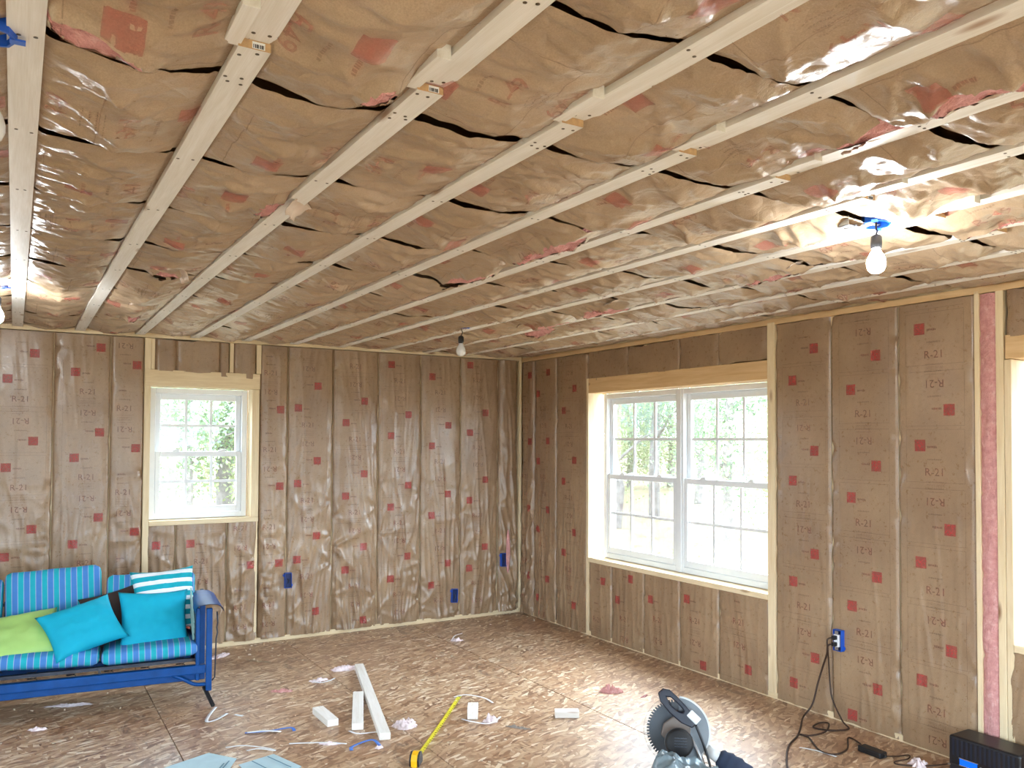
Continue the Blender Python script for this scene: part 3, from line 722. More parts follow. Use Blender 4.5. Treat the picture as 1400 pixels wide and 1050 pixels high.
def double(w): 
    unit(w, -0.475, 0.95, 0.668, 2.064); unit(w, 0.475, 0.95, 0.668, 2.064)
    b = MB(); b.box((-0.022, -0.008, 0.668), (0.022, 0.0, 2.064)); b.build('mullion', VINYL, w, bevel=0.002)
double(win2)
def copy_tree(o):
    c = o.copy(); col.objects.link(c)
    for ch in list(o.children):
        d = copy_tree(ch); d.parent = c
    return c
win3 = copy_tree(win2); win3.name = 'window_3'; win3.location = (0.115, -5.66, 0); win3['label'] = 'bright window cut off by the right edge of the view'
for n, (loc, rz) in enumerate((((XL - .115, -7.2, 0), math.pi / 2), ((XL - .115, -3.9, 0), math.pi / 2))):  # unseen windows added in the left wall to light the room
    c = copy_tree(win2); c.name = 'window_%d' % (4 + n); c.location = loc; c.rotation_euler = (0, 0, rz); c['label'] = 'unseen white double window added left of the view for daylight'
# unseen glazed openings added behind the viewpoint to bring in fill light
for n, (x0, x1, z0, z1) in enumerate(FW):
    d = empty('fill_glazing_%d' % (1 + n), ((x0 + x1) / 2, YF - .10, 0)); tag(d, 'unseen glazing added behind the viewpoint for fill light', kind='structure')
    b = MB(); w = x1 - x0
    for s in (-1, 0, 1): b.box((s * (w / 2 - .03) - .03, -.03, z0), (s * (w / 2 - .03) + .03, .03, z1))
    b.box((-w / 2, -.03, z0), (w / 2, .03, z0 + .06)); b.box((-w / 2, -.03, z1 - .06), (w / 2, .03, z1)); b.build('frame', VINYL, d)
    b = MB(); b.box((-w / 2 + .05, -.004, z0 + .05), (w / 2 - .05, .0, z1 - .05)); b.build('pane', GLASS, d)
for (y0, y1, z0, z1) in LW: portal('daylight_left', (XL - .24, (y0 + y1) / 2, 1.37), (0, -math.pi / 2, 0), 1.42, 2.0)
for (x0, x1, z0, z1) in FW: portal('daylight_behind', ((x0 + x1) / 2, YF - .24, 1.18), (math.pi / 2, 0, 0), 2.0, 1.8)

# ------------------------------------------------------------------ pendant lamps
def pendant(name, loc, wire, on, clear=False):
    root = empty(name, loc)
    # blue ceiling box
    b = MB(); n = 8; ro, ri = 0.05, 0.044
    b.lathe([(ro, 0.03), (ro, -0.012), (ri, -0.012), (ri, 0.026)], n)
    bx = b.build('ceiling_box', BLUEBOX, root)
    b = MB()
    for s in (-1, 1): b = MB(); b.box((s * 0.05 - .014, -.010, -.013), (s * 0.05 + .014, .010, -.009)); b.build('mounting_ear', BLUEBOX, root)
    zt = -wire
    pts = smooth_path([(0, 0, 0.02), (0.004, 0.002, -0.02), (0.010, -0.002, -0.045 if wire > .06 else -.03), (0.004, 0, zt + 0.01), (0.0, 0, zt)], 5)
    b = MB(); b.tube(pts, 0.0035, 8); b.build('wire', BLACKP, root, smooth=True)
    s = MB(); s.lathe([(0.006, zt + 0.004), (0.014, zt), (0.019, zt - 0.006), (0.020, zt - 0.03), (0.018, zt - 0.048), (0.016, zt - 0.05)], 20)
    s.build('socket', BLACKP, root, smooth=True, bevel=0.001)
    prof = [(0.0135, zt - .046), (0.0145, zt - .056), (0.021, zt - .068), (0.029, zt - .084), (0.033, zt - .100), (0.0325, zt - .114), (0.027, zt - .128), (0.017, zt - .137), (0.006, zt - .1405), (0.0005, zt - .141)]
    b = MB(); b.lathe(prof, 28); b.build('bulb', BULB_ON if on else BULB_OFF, root, smooth=True)
    return root
p = pendant('pendant_bulb', (-1.562, -5.034, ZC - 0.02), 0.052, True); p.rotation_euler = (0.0, 0.10, 0.5)
tag(p, 'glowing bare bulb hanging from blue ceiling box at right', 'light bulb', 'bare bulbs on ceiling boxes')
p = pendant('pendant_bulb', (-1.572, -1.767, ZC - 0.02), 0.072, False); tag(p, 'unlit bare bulb hanging near the far corner', 'light bulb', 'bare bulbs on ceiling boxes')
p = pendant('pendant_bulb', (-4.334, -1.84, ZC - 0.02), 0.062, True); tag(p, 'glowing bare bulb cut off by the left edge, near the back wall', 'light bulb', 'bare bulbs on ceiling boxes')
p = pendant('pendant_bulb', (-4.302, -5.02, ZC - 0.02), 0.085, False); tag(p, 'unlit bare bulb at the upper left edge beside the first strapping board', 'light bulb', 'bare bulbs on ceiling boxes')
# metal bracket beside the lit lamp
b = MB(); b.box((-1.70, -5.02, ZC - 0.046), (-1.60, -4.975, ZC - 0.044)); b.box((-1.70, -5.02, ZC - 0.046), (-1.698, -4.975, ZC - 0.012)); b.box((-1.665, -5.024, ZC - 0.048), (-1.657, -4.972, ZC - 0.042)); b.box((-1.70, -4.977, ZC - 0.046), (-1.60, -4.975, ZC + .0))
tag(b.build('ceiling_box_bracket', STEEL), 'bent grey metal bracket beside the glowing right bulb', 'bracket')

# ------------------------------------------------------------------ wall electrical boxes
BOXSHADE = plain('shaded_blue_box_inside', srgb(12, 34, 84), 0.6)
def ebox(loc, rz, label, outlet=False, tilt=0.0):
    root = empty('outlet_box', loc, rz); root.rotation_euler = (0, tilt, rz)
    # local: x across, -y towards room, z up
    w, h = 0.058, 0.125; t = 0.003; d0, d1 = -0.030, 0.06
    b = MB(); b.box((-w / 2, d0, -h / 2), (-w / 2 + t, d1, h / 2)); b.box((w / 2 - t, d0, -h / 2), (w / 2, d1, h / 2)); b.box((-w / 2, d0, -h / 2), (w / 2, d1, -h / 2 + t)); b.box((-w / 2, d0, h / 2 - t), (w / 2, d1, h / 2)); b.box((-w / 2, d1 - t, -h / 2), (w / 2, d1, h / 2))
    b.build('box_body', BLUEBOX, root, bevel=0.001)
    b = MB(); b.box((-w / 2 + t, -.016, -h / 2 + t), (w / 2 - t, -.012, h / 2 - t)); b.build('recess_filler', BOXSHADE, root)  # filler panel over the paper; its dark blue paints the recess shade
    b = MB(); b.box((-w / 2 - .012, -.012, h / 2 - .03), (-w / 2, -.006, h / 2 - .012)); b.build('mounting_ear', BLUEBOX, root)
    b = MB(); b.box((w / 2, -.012, -h / 2 + .012), (w / 2 + .012, -.006, -h / 2 + .03)); b.build('mounting_ear', BLUEBOX, root)
    if not outlet:
        b = MB(); b.tube(smooth_path([(-.01, .05, .03), (-.012, 0, .02), (.005, -.02, 0), (.0, -.01, -.03), (.01, .02, -.04)], 5), 0.004, 6); b.build('cable_loop', BLACKP, root, smooth=True); b = MB(); b.tube(smooth_path([(.012, .05, .03), (.014, .0, .02), (-.005, -.015, .01), (.012, .01, -.02)], 5), 0.003, 6)
        b.build('cable_loop', BLACKP, root, smooth=True)
    else:
        r = empty('x'); bpy.data.objects.remove(r)
        b = MB(); b.box((-.017, -.038, -.036), (.017, -.02, .036)); rc = b.build('receptacle', WHITEP, root, bevel=0.002)
        b = MB(); b.box((-.012, -.034, .036), (.012, -.032, .056)); b.build('yoke_strap', STEEL, root); b = MB(); b.box((-.012, -.034, -.056), (.012, -.032, -.036)); b.build('yoke_strap', STEEL, root)
        for zc in (0.019, -0.019):
            b = MB(); b.box((-.013, -.066, zc - .012), (.010, -.037, zc + .012)); b.build('plug', BLACKP, root, bevel=0.004, bseg=2)
    return tag(root, label, 'outlet box', 'blue electrical boxes in the walls')
ebox((-2.27, -0.002, 0.491), 0, 'blue outlet box low in the back wall nearest the sofa')
ebox((-0.72, -0.002, 0.224), 0, 'blue outlet box just above the floor in the back wall', tilt=0.05)
ebox((-0.197, -0.006, 0.519), 0, 'blue outlet box in the back wall next to the corner')
ebox((-0.002, -3.662, 0.482), -math.pi / 2, 'blue outlet box with white receptacle and two black plugs, right wall', True)
# pink tuft in the corner bay
R, T = np.meshgrid(np.linspace(0, 1, 8), np.linspace(0, 2 * math.pi, 25), indexing='ij')
grid_mesh('torn_pink_insulation', A_room(-0.155 + .022 * R * np.cos(T), 0.60 + 0.21 * R * np.sin(T), 0.034 + 0.03 * (1 - R * R) + .006 * pn(R * 5, T * 2, 1)), PINK, wallA)

# ------------------------------------------------------------------ sofa (metal glider)
def stripes(name, ax, stops, period, rough=0.8):
    t = NT(name); t.set(rough, 0.2)
    sp = t.new('ShaderNodeSeparateXYZ'); tc = t.new('ShaderNodeTexCoord'); t.l(tc.outputs['Object'], sp.inputs[0])
    f = t.math('FRACT', t.math('DIVIDE', sp.outputs[ax], period))
    c = t.ramp(f, stops, 'CONSTANT')
    n = t.noise(tc.outputs['Object'], 30, 4); c = t.mix(0.25, c, t.ramp(n, [(0.3, (0.75, 0.75, 0.78, 1)), (0.7, (1, 1, 1, 1))]), 'MULTIPLY'); t.base(c)
    w = t.noise(tc.outputs['Object'], 300, 2); t.bump(t.math('ADD', w, t.math('MULTIPLY', t.noise(tc.outputs['Object'], 9, 3), 4.0)), 0.25, 0.004)
    return t.m
TEAL, BLU, LAV = srgb(34, 164, 178), srgb(70, 126, 190), srgb(160, 172, 204)
CUSH = stripes('striped_cushion_canvas', 0, [(0.0, TEAL), (0.45, LAV), (0.50, BLU), (0.95, LAV)], 0.066)
PSTR = stripes('teal_white_striped_fabric', 1, [(0.0, srgb(24, 160, 176)), (0.55, srgb(228, 236, 238))], 0.062)
def fabric(name, c, rough=0.75, sheen=0.0):
    t = NT(name); t.set(rough, 0.3); n = t.noise(t.coords(), 7, 4)
    t.base(t.ramp(n, [(0.3, tuple(x * .88 for x in c[:3]) + (1,)), (0.7, c)])); w = t.noise(t.coords(), 350, 2)
    t.bump(t.math('ADD', w, t.math('MULTIPLY', t.noise(t.coords(), 10, 3), 3.0)), 0.25, 0.004); return t.m
TURQ = fabric('turquoise_cotton', srgb(10, 166, 194)); GREEN = fabric('lime_satin', srgb(164, 204, 116), 0.36); BROWN = fabric('dark_brown_fabric', srgb(60, 46, 42))

sofa = empty('glider_sofa', (-3.168, -1.43, 0), math.radians(-6.0)); tag(sofa, 'blue painted metal glider sofa frame against the back wall', 'sofa')
W = 1.78
b = MB(); b.box((-W, -.010, .195), (-.02, .035, .245)); b.box((-W, -.004, .19), (-.02, .03, .196)); b.build('front_rail', BLUEMETAL, sofa, bevel=0.006, bseg=2)
b = MB(); b.box((-W, .03, .145), (-.02, .06, .188)); b.build('lower_rail', BLUEMETAL, sofa, bevel=0.004)
b = MB(); b.box((-W, .52, .15), (-.02, .56, .20)); b.build('rear_rail', BLUEMETAL, sofa, bevel=0.004)
for xe in (0.0, -W):
    s = 1 if xe == 0 else -1
    b = MB(); b.box((xe - .018, -.012, .08), (xe + .018, .018, .595)); b.build('arm_post', BLUEMETAL, sofa, bevel=0.004)
    b = MB(); b.box((xe - .066 * s - .012, -.004, .15), (xe - .066 * s + .012, .022, .60)); b.build('inner_post', BLUEMETAL, sofa, bevel=0.004)
    b = MB(); b.box((xe - .018, .50, .08), (xe + .018, .53, .60)); b.build('rear_post', BLUEMETAL, sofa, bevel=0.004)
    # curved sheet metal arm
    prof = [(-.085, .575), (-.080, .606), (-.06, .622), (0.0, .628), (.045, .622), (.075, .602), (.088, .570)]
    v = []; f = []; ny = 6
    for side in (0, 1):
        for j in range(ny + 1):
            yy = -.035 + .60 * j / ny
            for (px, pz) in prof: v.append((xe + s * px, yy, pz - (0.004 if side else 0) - 0.01 * (j / ny)))
    npf = len(prof)
    for side in (0, 1):
        o0 = side * (ny + 1) * npf
        for j in range(ny):
            for q in range(npf - 1): f.append((o0 + j * npf + q, o0 + j * npf + q + 1, o0 + (j + 1) * npf + q + 1, o0 + (j + 1) * npf + q))
    b = MB(); b.add(v, f); b.build('arm_rest', BLUEMETAL, sofa, smooth=True)
    # arm side panel with louvre slots
    b = MB(); b.box((xe - s * .078 - .003, .02, .26), (xe - s * .078 + .003, .52, .60)); pan = b.build('side_panel', DARKMETAL, sofa)
    for q in range(5):
        b = MB(); m = Matrix.Translation((xe - s * .086, .06, .37 + q * .034)) @ Matrix.Rotation(0.5, 4, 'X'); b.box((-.006, -.01, -.003), (.003, .34, .003), m); b.build('louvre_slat', plain('pale_louvre', srgb(150, 190, 186), 0.4) if q == 0 and xe == 0 else bpy.data.materials['pale_louvre'], pan)
    # sled foot
    b = MB(); b.bar((xe - .025, .03, .10), (xe + .02, -.11, .012), .022, .018); b.build('foot', BLACKP, sofa, bevel=0.003); b = MB(); b.bar((xe, .50, .10), (xe + .0, .62, .012), .022, .018); b.build('foot', BLACKP, sofa, bevel=0.003)
    b = MB(); b.tube(smooth_path([(xe - s * .22, .01, .20), (xe - s * .15, .01, .165), (xe - s * .08, .01, .125), (xe - s * .01, .01, .12)], 5), .012, 8); b.build('corner_brace', BLUEMETAL, sofa, smooth=True)
    # hanging chain and rod
    b = MB(); b.tube([(xe + s * .045, .0, .57), (xe + s * .05, -.002, .50), (xe + s * .045, 0, .47), (xe + s * .05, 0, .44), (xe + s * .042, .0, .40), (xe + s * .036, .0, .16), (xe + s * .02, .0, .14)], .0045, 6); b.build('hanger_rod', DARKMETAL, sofa, smooth=True)
# seat frame, struts, springs
b = MB(); b.box((-W + .06, .01, .268), (-.07, .04, .288)); b.box((-W + .06, .52, .268), (-.07, .55, .288)); b.box((-W + .06, .01, .268), (-W + .09, .55, .288)); b.box((-.10, .01, .268), (-.07, .55, .288)); b.build('seat_frame', DARKMETAL, sofa)
for xx in (-.62, -1.17):
    b = MB(); b.bar((xx, .03, .275), (xx + .01, .03, .20), .014, .014); b.build('seat_strut', BLACKP, sofa)
for i in range(8):
    xx = -.16 - i * .205
    for yy in (.12, .36):
        pts = [(xx + .026 * math.cos(t), yy + .026 * math.sin(t), .225 + .055 * t / (2 * math.pi * 3)) for t in np.linspace(0, 2 * math.pi * 3, 31)]
        b = MB(); b.tube(pts, .0022, 4); b.build('coil_spring', DARKMETAL, sofa)
for z in (.46, .60):
    b = MB(); b.bar((-W, .60, z), (0, .60, z), .02, .02); b.build('back_bar', DARKMETAL, sofa)
for xx in (-W, -1.17, -.62, 0):
    b = MB(); b.bar((xx, .54, .16), (xx, .60, .62), .022, .016); b.build('back_upright', DARKMETAL, sofa)

def rbox(name, mat, w, d, h, r, puff=0.012, n=14, seed=0, wr=0.004):
    bm = bmesh.new(); bmesh.ops.create_cube(bm, size=2.0); bmesh.ops.subdivide_edges(bm, edges=bm.edges, cuts=n, use_grid_fill=True)
    hw, hd, hh = w / 2, d / 2, h / 2
    P = np.array([v.co for v in bm.verts]); Q = P * np.array([hw, hd, hh]); inner = np.clip(Q, [-hw + r, -hd + r, -hh + r], [hw - r, hd - r, hh - r]); dlt = Q - inner
    ln = np.linalg.norm(dlt, axis=1, keepdims=True); Q = inner + np.where(ln > 1e-6, dlt / np.maximum(ln, 1e-6) * np.minimum(ln, r), 0)
    pf = puff * (1 - P[:, 0] ** 2) * (1 - P[:, 1] ** 2); Q[:, 2] += np.sign(P[:, 2]) * pf * (np.abs(P[:, 2]) > .6)
    Q[:, 2] += wr * pn(Q[:, 0] * 14, Q[:, 1] * 14, seed) ; Q[:, 1] += wr * 1.5 * pn(Q[:, 0] * 9, Q[:, 2] * 9 + 3, seed + 1)
    for v, q in zip(bm.verts, Q): v.co = q
    me = bpy.data.meshes.new(name); bm.to_mesh(me); bm.free()
    return link(name, me, mat, None, True)
Ms = Matrix.Translation(Vector((-3.168, -1.43, 0))) @ Matrix.Rotation(math.radians(-6.0), 4, 'Z')
def place(o, m): o.matrix_world = Ms @ m; return o
SEATX = [-.335, -.895, -1.455]
for i, sx in enumerate(SEATX):
    c = rbox('seat_cushion', CUSH, .55, .56, .085, .038, .014, seed=i)
    place(c, Matrix.Translation((sx, .262, .334 + .012 * (i == 1))) @ Euler((math.radians(-2), math.radians((-1.5, 2.5, 0)[i]), 0)).to_matrix().to_4x4())
    tag(c, ('blue and teal striped seat cushion under the upright turquoise pillow', 'blue and teal striped seat cushion under the tilted turquoise pillow', 'blue and teal striped seat cushion cut off by the left edge')[i], 'cushion', 'striped seat cushions')
    c = rbox('back_cushion', CUSH, .545, .36, .10, .04, .014, seed=i + 5)
    hz = (.575, .640, .60)[i]
    place(c, Matrix.Translation((sx + (.012, .0, .0)[i], .53, hz)) @ Euler((math.radians(78), math.radians((0.5, -2.5, 1)[i]), 0)).to_matrix().to_4x4())
    tag(c, ('blue and teal striped back cushion behind the striped pillow at the right', 'blue and teal striped back cushion in the middle of the sofa', 'blue and teal striped back cushion at the left edge of the view')[i], 'cushion', 'striped back cushions')

def pillow(name, mat, w, h, t, seed, label):
    n = 26; u = np.linspace(-1, 1, n + 1); U, V = np.meshgrid(u, u, indexing='ij')
    c = 0.10
    X = w / 2 * U * (1 - c * (1 - V ** 2) * U ** 2); Y = h / 2 * V * (1 - c * (1 - U ** 2) * V ** 2)
    Z = t / 2 * ((1 - U ** 2) * (1 - V ** 2)).clip(0) ** 0.42
    wr = 0.012 * pn(U * 2.2, V * 2.2, seed) + 0.008 * ridge(U * 2.5 + V, V * 2.5 - U, seed + 1) ** 3
    top = np.stack([X, Y, Z + wr * (Z / (t / 2))], -1); bot = np.stack([X, Y, -Z], -1)
    b = MB(); ids = {}
    def vid(s, i, j):
        k_ = (0 if i in (0, n) or j in (0, n) else s, i, j)
        if k_ not in ids: ids[k_] = len(b.v); b.v.append(tuple((top if s == 0 else bot)[i, j]))
        return ids[k_]
    for s in (0, 1):
        for i in range(n):
            for j in range(n):
                q = (vid(s, i, j), vid(s, i + 1, j), vid(s, i + 1, j + 1), vid(s, i, j + 1)); b.f.append(q if s == 0 else q[::-1]); b.m.append(0)
    o = b.build(name, mat, None, True); return tag(o, label, 'pillow', 'throw pillows on the sofa')
def aim(o, centre, nrm, up, spin=0.0):
    n = Vector(nrm).normalized(); x = Vector(up).cross(n).normalized(); y = n.cross(x)
    m = Matrix((x, y, n)).transposed() @ Matrix.Rotation(spin, 3, 'Z'); m = m.to_4x4(); m.translation = Vector(centre); o.matrix_world = m
aim(pillow('throw_pillow', GREEN, .46, .38, .14, 1, 'lime green satin pillow lying at the left of the sofa'), (-4.20, -1.14, .470), (-.05, -.55, .80), (0, .8, .5), 0.12)
aim(pillow('throw_pillow', TURQ, .43, .33, .14, 2, 'plain turquoise pillow tilted across the middle of the sofa'), (-3.865, -1.225, .512), (.06, -.72, .62), (0, .6, .7), 0.34)
aim(pillow('throw_pillow', TURQ, .42, .40, .13, 3, 'plain turquoise pillow standing upright at the right end'), (-3.455, -1.165, .50), (.02, -.80, .45), (0, .5, .8), -0.03)
aim(pillow('throw_pillow', PSTR, .40, .42, .12, 4, 'teal and white striped pillow behind the upright turquoise one'), (-3.37, -1.02, .60), (.05, -.86, .36), (0, .4, .85), 0.06)
aim(pillow('throw_pillow', BROWN, .40, .36, .10, 5, 'dark brown pillow tucked behind the turquoise pillows'), (-3.64, -.99, .52), (0, -.86, .45), (0, .5, .8), 0.25)

# ------------------------------------------------------------------ lumber offcuts
def offcut(label, c, L, w, h, rz, lift=0.0):
    b = MB(); b.box((-L / 2, -w / 2, 0), (L / 2, w / 2, h)); o = b.build('lumber_offcut', WOOD_S, None, bevel=0.003, bseg=2)
    o.location = (*c, lift + 0.0005); o.rotation_euler = (0, 0, rz); return tag(o, label, 'lumber', 'lumber offcuts on the floor')
ang = lambda a, b_: math.atan2(b_[1] - a[1], b_[0] - a[0])
offcut('longest pale lumber offcut lying on the floor', (-2.262, -1.873), 1.49, .062, .038, ang((-2.45, -2.57), (-2.07, -1.15)))
offcut('medium pale lumber offcut beside the longest one', (-2.42, -2.075), .62, .066, .038, ang((-2.53, -2.36), (-2.31, -1.78)))
offcut('short pale lumber offcut nearest the sofa', (-2.632, -2.098), .275, .066, .040, ang((-2.63, -2.235), (-2.634, -1.96)))
offcut('cube-shaped lumber scrap beside the tape measure blade', (-1.85, -2.49), .105, .062, .070, math.radians(60))
offcut('small lumber block lying alone near the floor centre', (-1.358, -2.77), .145, .066, .038, math.radians(-30))

# ------------------------------------------------------------------ tape measure
TAPEY = plain('yellow_tape_blade', srgb(226, 214, 48), 0.45); YEL = plain('yellow_case', srgb(232, 178, 20), 0.4)
e0 = Vector((-1.743, -2.107, 0)); e1 = Vector((-2.425, -2.965, 0)); d = (e0 - e1); L = d.length
tm = empty('tape_measure', e1, math.atan2(d.y, d.x)); tag(tm, 'yellow tape measure extended across the floor', 'tape measure')
v = []; f = []; n = 16
for j in range(n + 1):
    t = j / n; zz = 0.022 * (1 - t) ** 2 + 0.002
    for (yy, dz) in ((-.0125, .004), (-.006, .001), (0, 0), (.006, .001), (.0125, .004)): v.append((L * t, yy, zz + dz))
for j in range(n):
    for q in range(4): f.append((j * 5 + q, (j + 1) * 5 + q, (j + 1) * 5 + q + 1, j * 5 + q + 1))
b = MB(); b.add(v, f); o = b.build('blade', TAPEY, tm, True); so = o.modifiers.new('solid', 'SOLIDIFY'); so.thickness = 0.0008
b = MB()
for q in range(1, 34): b.box((q * L / 34, -.0118, .0), (q * L / 34 + .002, -.0118 + (.012 if q % 4 == 0 else .007), .0012), Matrix.Translation((0, 0, .0055 + 0.022 * (1 - q / 34) ** 2)))
tag(b.build('blade_marks', BLACKP, tm), kind='stuff')
b = MB(); b.box((L - .001, -.012, -.001), (L + .001, .012, .009)); b.build('end_hook', STEEL, tm)
poly = [(-.085, 0.0), (0.0, 0.0), (.004, .02), (-.004, .045), (-.022, .066), (-.05, .072), (-.078, .062), (-.092, .035)]
rotm = Matrix(((1, 0, 0), (0, 0, 1), (0, 1, 0))).to_4x4()
b = MB(); b.prism(poly, -.016, .016, rotm); b.build('case', YEL, tm, bevel=0.004, bseg=2)
for s in (-1, 1):
    b = MB(); b.prism([(x * .96 - .001, z * .97 + .001) for x, z in poly], min(s * .016, s * .026), max(s * .016, s * .026), rotm); b.build('rubber_grip', BLACKP, tm, bevel=0.005, bseg=2)

# ------------------------------------------------------------------ miter saw
CAMD = Vector((-2.65, -2.98, 1.2)).normalized()
sawc = Vector((-1.557, -3.96, 0.305))
ax = Vector((-0.62, -0.74, 0.30)).normalized()         # arbor axis, towards the viewer
ux = Vector((0.78, -0.62, 0)).normalized(); ux = (ux - ax * ux.dot(ax)).normalized(); uy = ax.cross(ux)
MS = Matrix((ux, uy, ax)).transposed().to_4x4()
saw = empty('miter_saw', (sawc.x, sawc.y, 0)); tag(saw, 'dark grey miter saw with toothed round blade on the floor', 'power saw')
def SM(t=(0, 0, 0), r=None):
    m = MS.copy(); m.translation = Vector((0, 0, sawc.z)); m = m @ Matrix.Translation(t)
    return m @ r if r is not None else m
BLADE = plain('saw_blade_steel', srgb(86, 86, 88), 0.45, 0.5, 0.3); SAWGREY = plain('saw_grey_casting', srgb(104, 110, 118), 0.45, 0.5, 0.3); SAWBLUE = plain('navy_handle_plastic', srgb(10, 15, 32), 0.4); SAWBLACK = plain('motor_cap_black', srgb(8, 9, 12), 0.6); SAWWHITE = plain('saw_pale_label', srgb(206, 208, 206), 0.5)
poly = []; NTH = 60
for i in range(NTH):
    a = 2 * math.pi * i / NTH; poly += [(0.128 * math.cos(a), 0.128 * math.sin(a)), (0.138 * math.cos(a + .015), 0.138 * math.sin(a + .015)), (0.139 * math.cos(a + .07), 0.139 * math.sin(a + .07)), (0.126 * math.cos(a + .078), 0.126 * math.sin(a + .078))]
b = MB(); b.prism(poly, -.0012, .0012, SM()); b.build('blade', BLADE, saw)
b = MB(); b.lathe([(0.012, .0), (.03, .001), (.03, .006), (.012, .012)], 20, SM((0, 0, .001))); b.build('arbor_flange', STEEL, saw)
# right half metal guard with pale rim, left half clear guard
def sector(r0, r1, a0, a1, z0, z1, n=28):
    p = [(r1 * math.cos(a0 + (a1 - a0) * i / n), r1 * math.sin(a0 + (a1 - a0) * i / n)) for i in range(n + 1)]
    p += [(r0 * math.cos(a1 - (a1 - a0) * i / n), r0 * math.sin(a1 - (a1 - a0) * i / n)) for i in range(n + 1)]; return p
R_ = math.radians
b = MB(); b.prism(sector(0.005, .150, R_(-78), R_(84), 0, 0), .010, .013, SM()); b.build('upper_guard', plain('guard_grey', srgb(112, 118, 122), 0.45, 0.5, 0.2), saw)
b = MB(); b.prism(sector(.147, .155, R_(-78), R_(84), 0, 0), -.02, .016, SM()); b.build('guard_rim', SAWWHITE, saw)
b = MB(); b.prism(sector(.02, .153, R_(100), R_(262), 0, 0), .012, .014, SM()); b.prism(sector(.1505, .1545, R_(100), R_(262), 0, 0), -.018, .016, SM()); b.build('clear_guard', CLEARP, saw)
# motor
b = MB(); b.lathe([(.058, .012), (.064, .03), (.064, .085), (.060, .092)], 28, SM((.006, -.050, 0))); b.build('motor_housing', SAWGREY, saw, smooth=True, bevel=.002)
b = MB(); b.lathe([(.060, .092), (.063, .096), (.063, .128), (.054, .142), (.01, .146)], 28, SM((.006, -.050, 0))); cap = b.build('motor_cap', SAWBLACK, saw, smooth=True, bevel=.002)
for q in range(4):
    b = MB(); b.box((-.028, -.0015, .1445), (.028, .0015, .148), SM((.012, -.065 + q * .012, 0))); b.build('vent_slot', DARKMETAL, cap)
b = MB(); b.box((.040, -.03, .06), (.060, -.016, .088), SM((.008, -.02, 0))); b.build('yellow_label', YEL, saw)
# gearbox neck joining motor and handle
b = MB(); b.prism([(-.075, -.02), (-.03, -.06), (.06, -.02), (.068, .05), (.03, .07), (-.02, .06), (-.06, .03)], .014, .05, SM()); b.build('gear_housing', plain('brown_grey_casting', srgb(96, 84, 74), 0.5), saw, bevel=.006, bseg=2)
# D shaped handle leaning over the blade top
outer = [(-.085, .165), (-.062, .185), (-.030, .180), (.005, .150), (.050, .105), (.085, .062), (.090, .035), (.070, .015), (.02, .035), (-.03, .075), (-.075, .125)]
inner = [(-.046, .148), (-.026, .146), (.008, .118), (.034, .090), (.028, .080), (.002, .088), (-.032, .118)]
b = MB(); n1 = len(outer); n2 = len(inner)
for z0, z1 in ((.02, .062),):
    vo = [(x, y, z0) for x, y in outer] + [(x, y, z1) for x, y in outer] + [(x, y, z0) for x, y in inner] + [(x, y, z1) for x, y in inner]
    f = [(i, (i + 1) % n1, n1 + (i + 1) % n1, n1 + i) for i in range(n1)] + [(2 * n1 + (i + 1) % n2, 2 * n1 + i, 2 * n1 + n2 + i, 2 * n1 + n2 + (i + 1) % n2) for i in range(n2)]
    # ring caps: nearest-inner triangulation
    near = [min(range(n2), key=lambda j: (outer[i][0] - inner[j][0]) ** 2 + (outer[i][1] - inner[j][1]) ** 2) for i in range(n1)]
    for i in range(n1):
        j = near[i]; k2 = near[(i + 1) % n1]
        for (oz, iz, fl) in ((0, 2 * n1, 1), (n1, 2 * n1 + n2, 0)):
            t = (oz + i, oz + (i + 1) % n1, iz + k2); f.append(t if not fl else t[::-1])
            jj = j
            while jj != k2:
                nx_ = (jj + 1) % n2; t = (oz + i, iz + nx_, iz + jj); f.append(t if not fl else t[::-1]); jj = nx_
    m = SM(); b.add([tuple(m @ Vector(p)) for p in vo], f)
hd = b.build('handle', SAWBLUE, saw, bevel=.008, bseg=3)
b = MB(); b.box((.030, .045, .060), (.088, .082, .068), SM((0, 0, 0), Matrix.Rotation(-.75, 4, 'Z') @ Matrix.Translation((-.045, .035, 0)))); b.build('pale_trim', SAWWHITE, hd, bevel=.003)
b = MB(); b.tube(smooth_path([SM() @ Vector(p) for p in ((.085, .03, .05), (.11, -.03, .05), (.135, -.10, .03), (.15, -.16, .03))], 6), .006, 8); b.build('power_cord', BLACKP, saw, smooth=True)
b = MB(); b.tube([SM() @ Vector(p) for p in ((.06, -.02, .04), (.10, -.10, .03), (.13, -.17, .02))], .008, 10); b.build('slide_rail', STEEL, saw, smooth=True)
# arm, base and turntable below the head
b = MB(); b.prism([(.03, -.03), (.10, -.06), (.15, -.20), (.13, -.30), (.05, -.30), (.07, -.18)], -.06, -.01, SM()); b.build('pivot_arm', SAWGREY, saw, bevel=.008, bseg=2)
b = MB(); b.lathe([(.17, .0), (.17, .055), (.155, .065), (.02, .066)], 36, Matrix.Translation((0.0, 0.0, 0.0))); b.build('turntable', SAWGREY, saw, smooth=True, bevel=.003)
b = MB(); m = Matrix.Rotation(math.atan2(ux.y, ux.x) + math.pi / 2, 4, 'Z'); b.box((-.26, -.10, .0), (.26, .10, .05), m); b.box((-.25, .04, .05), (.25, .07, .12), m); b.build('base_fence', SAWGREY, saw, bevel=.006, bseg=2)
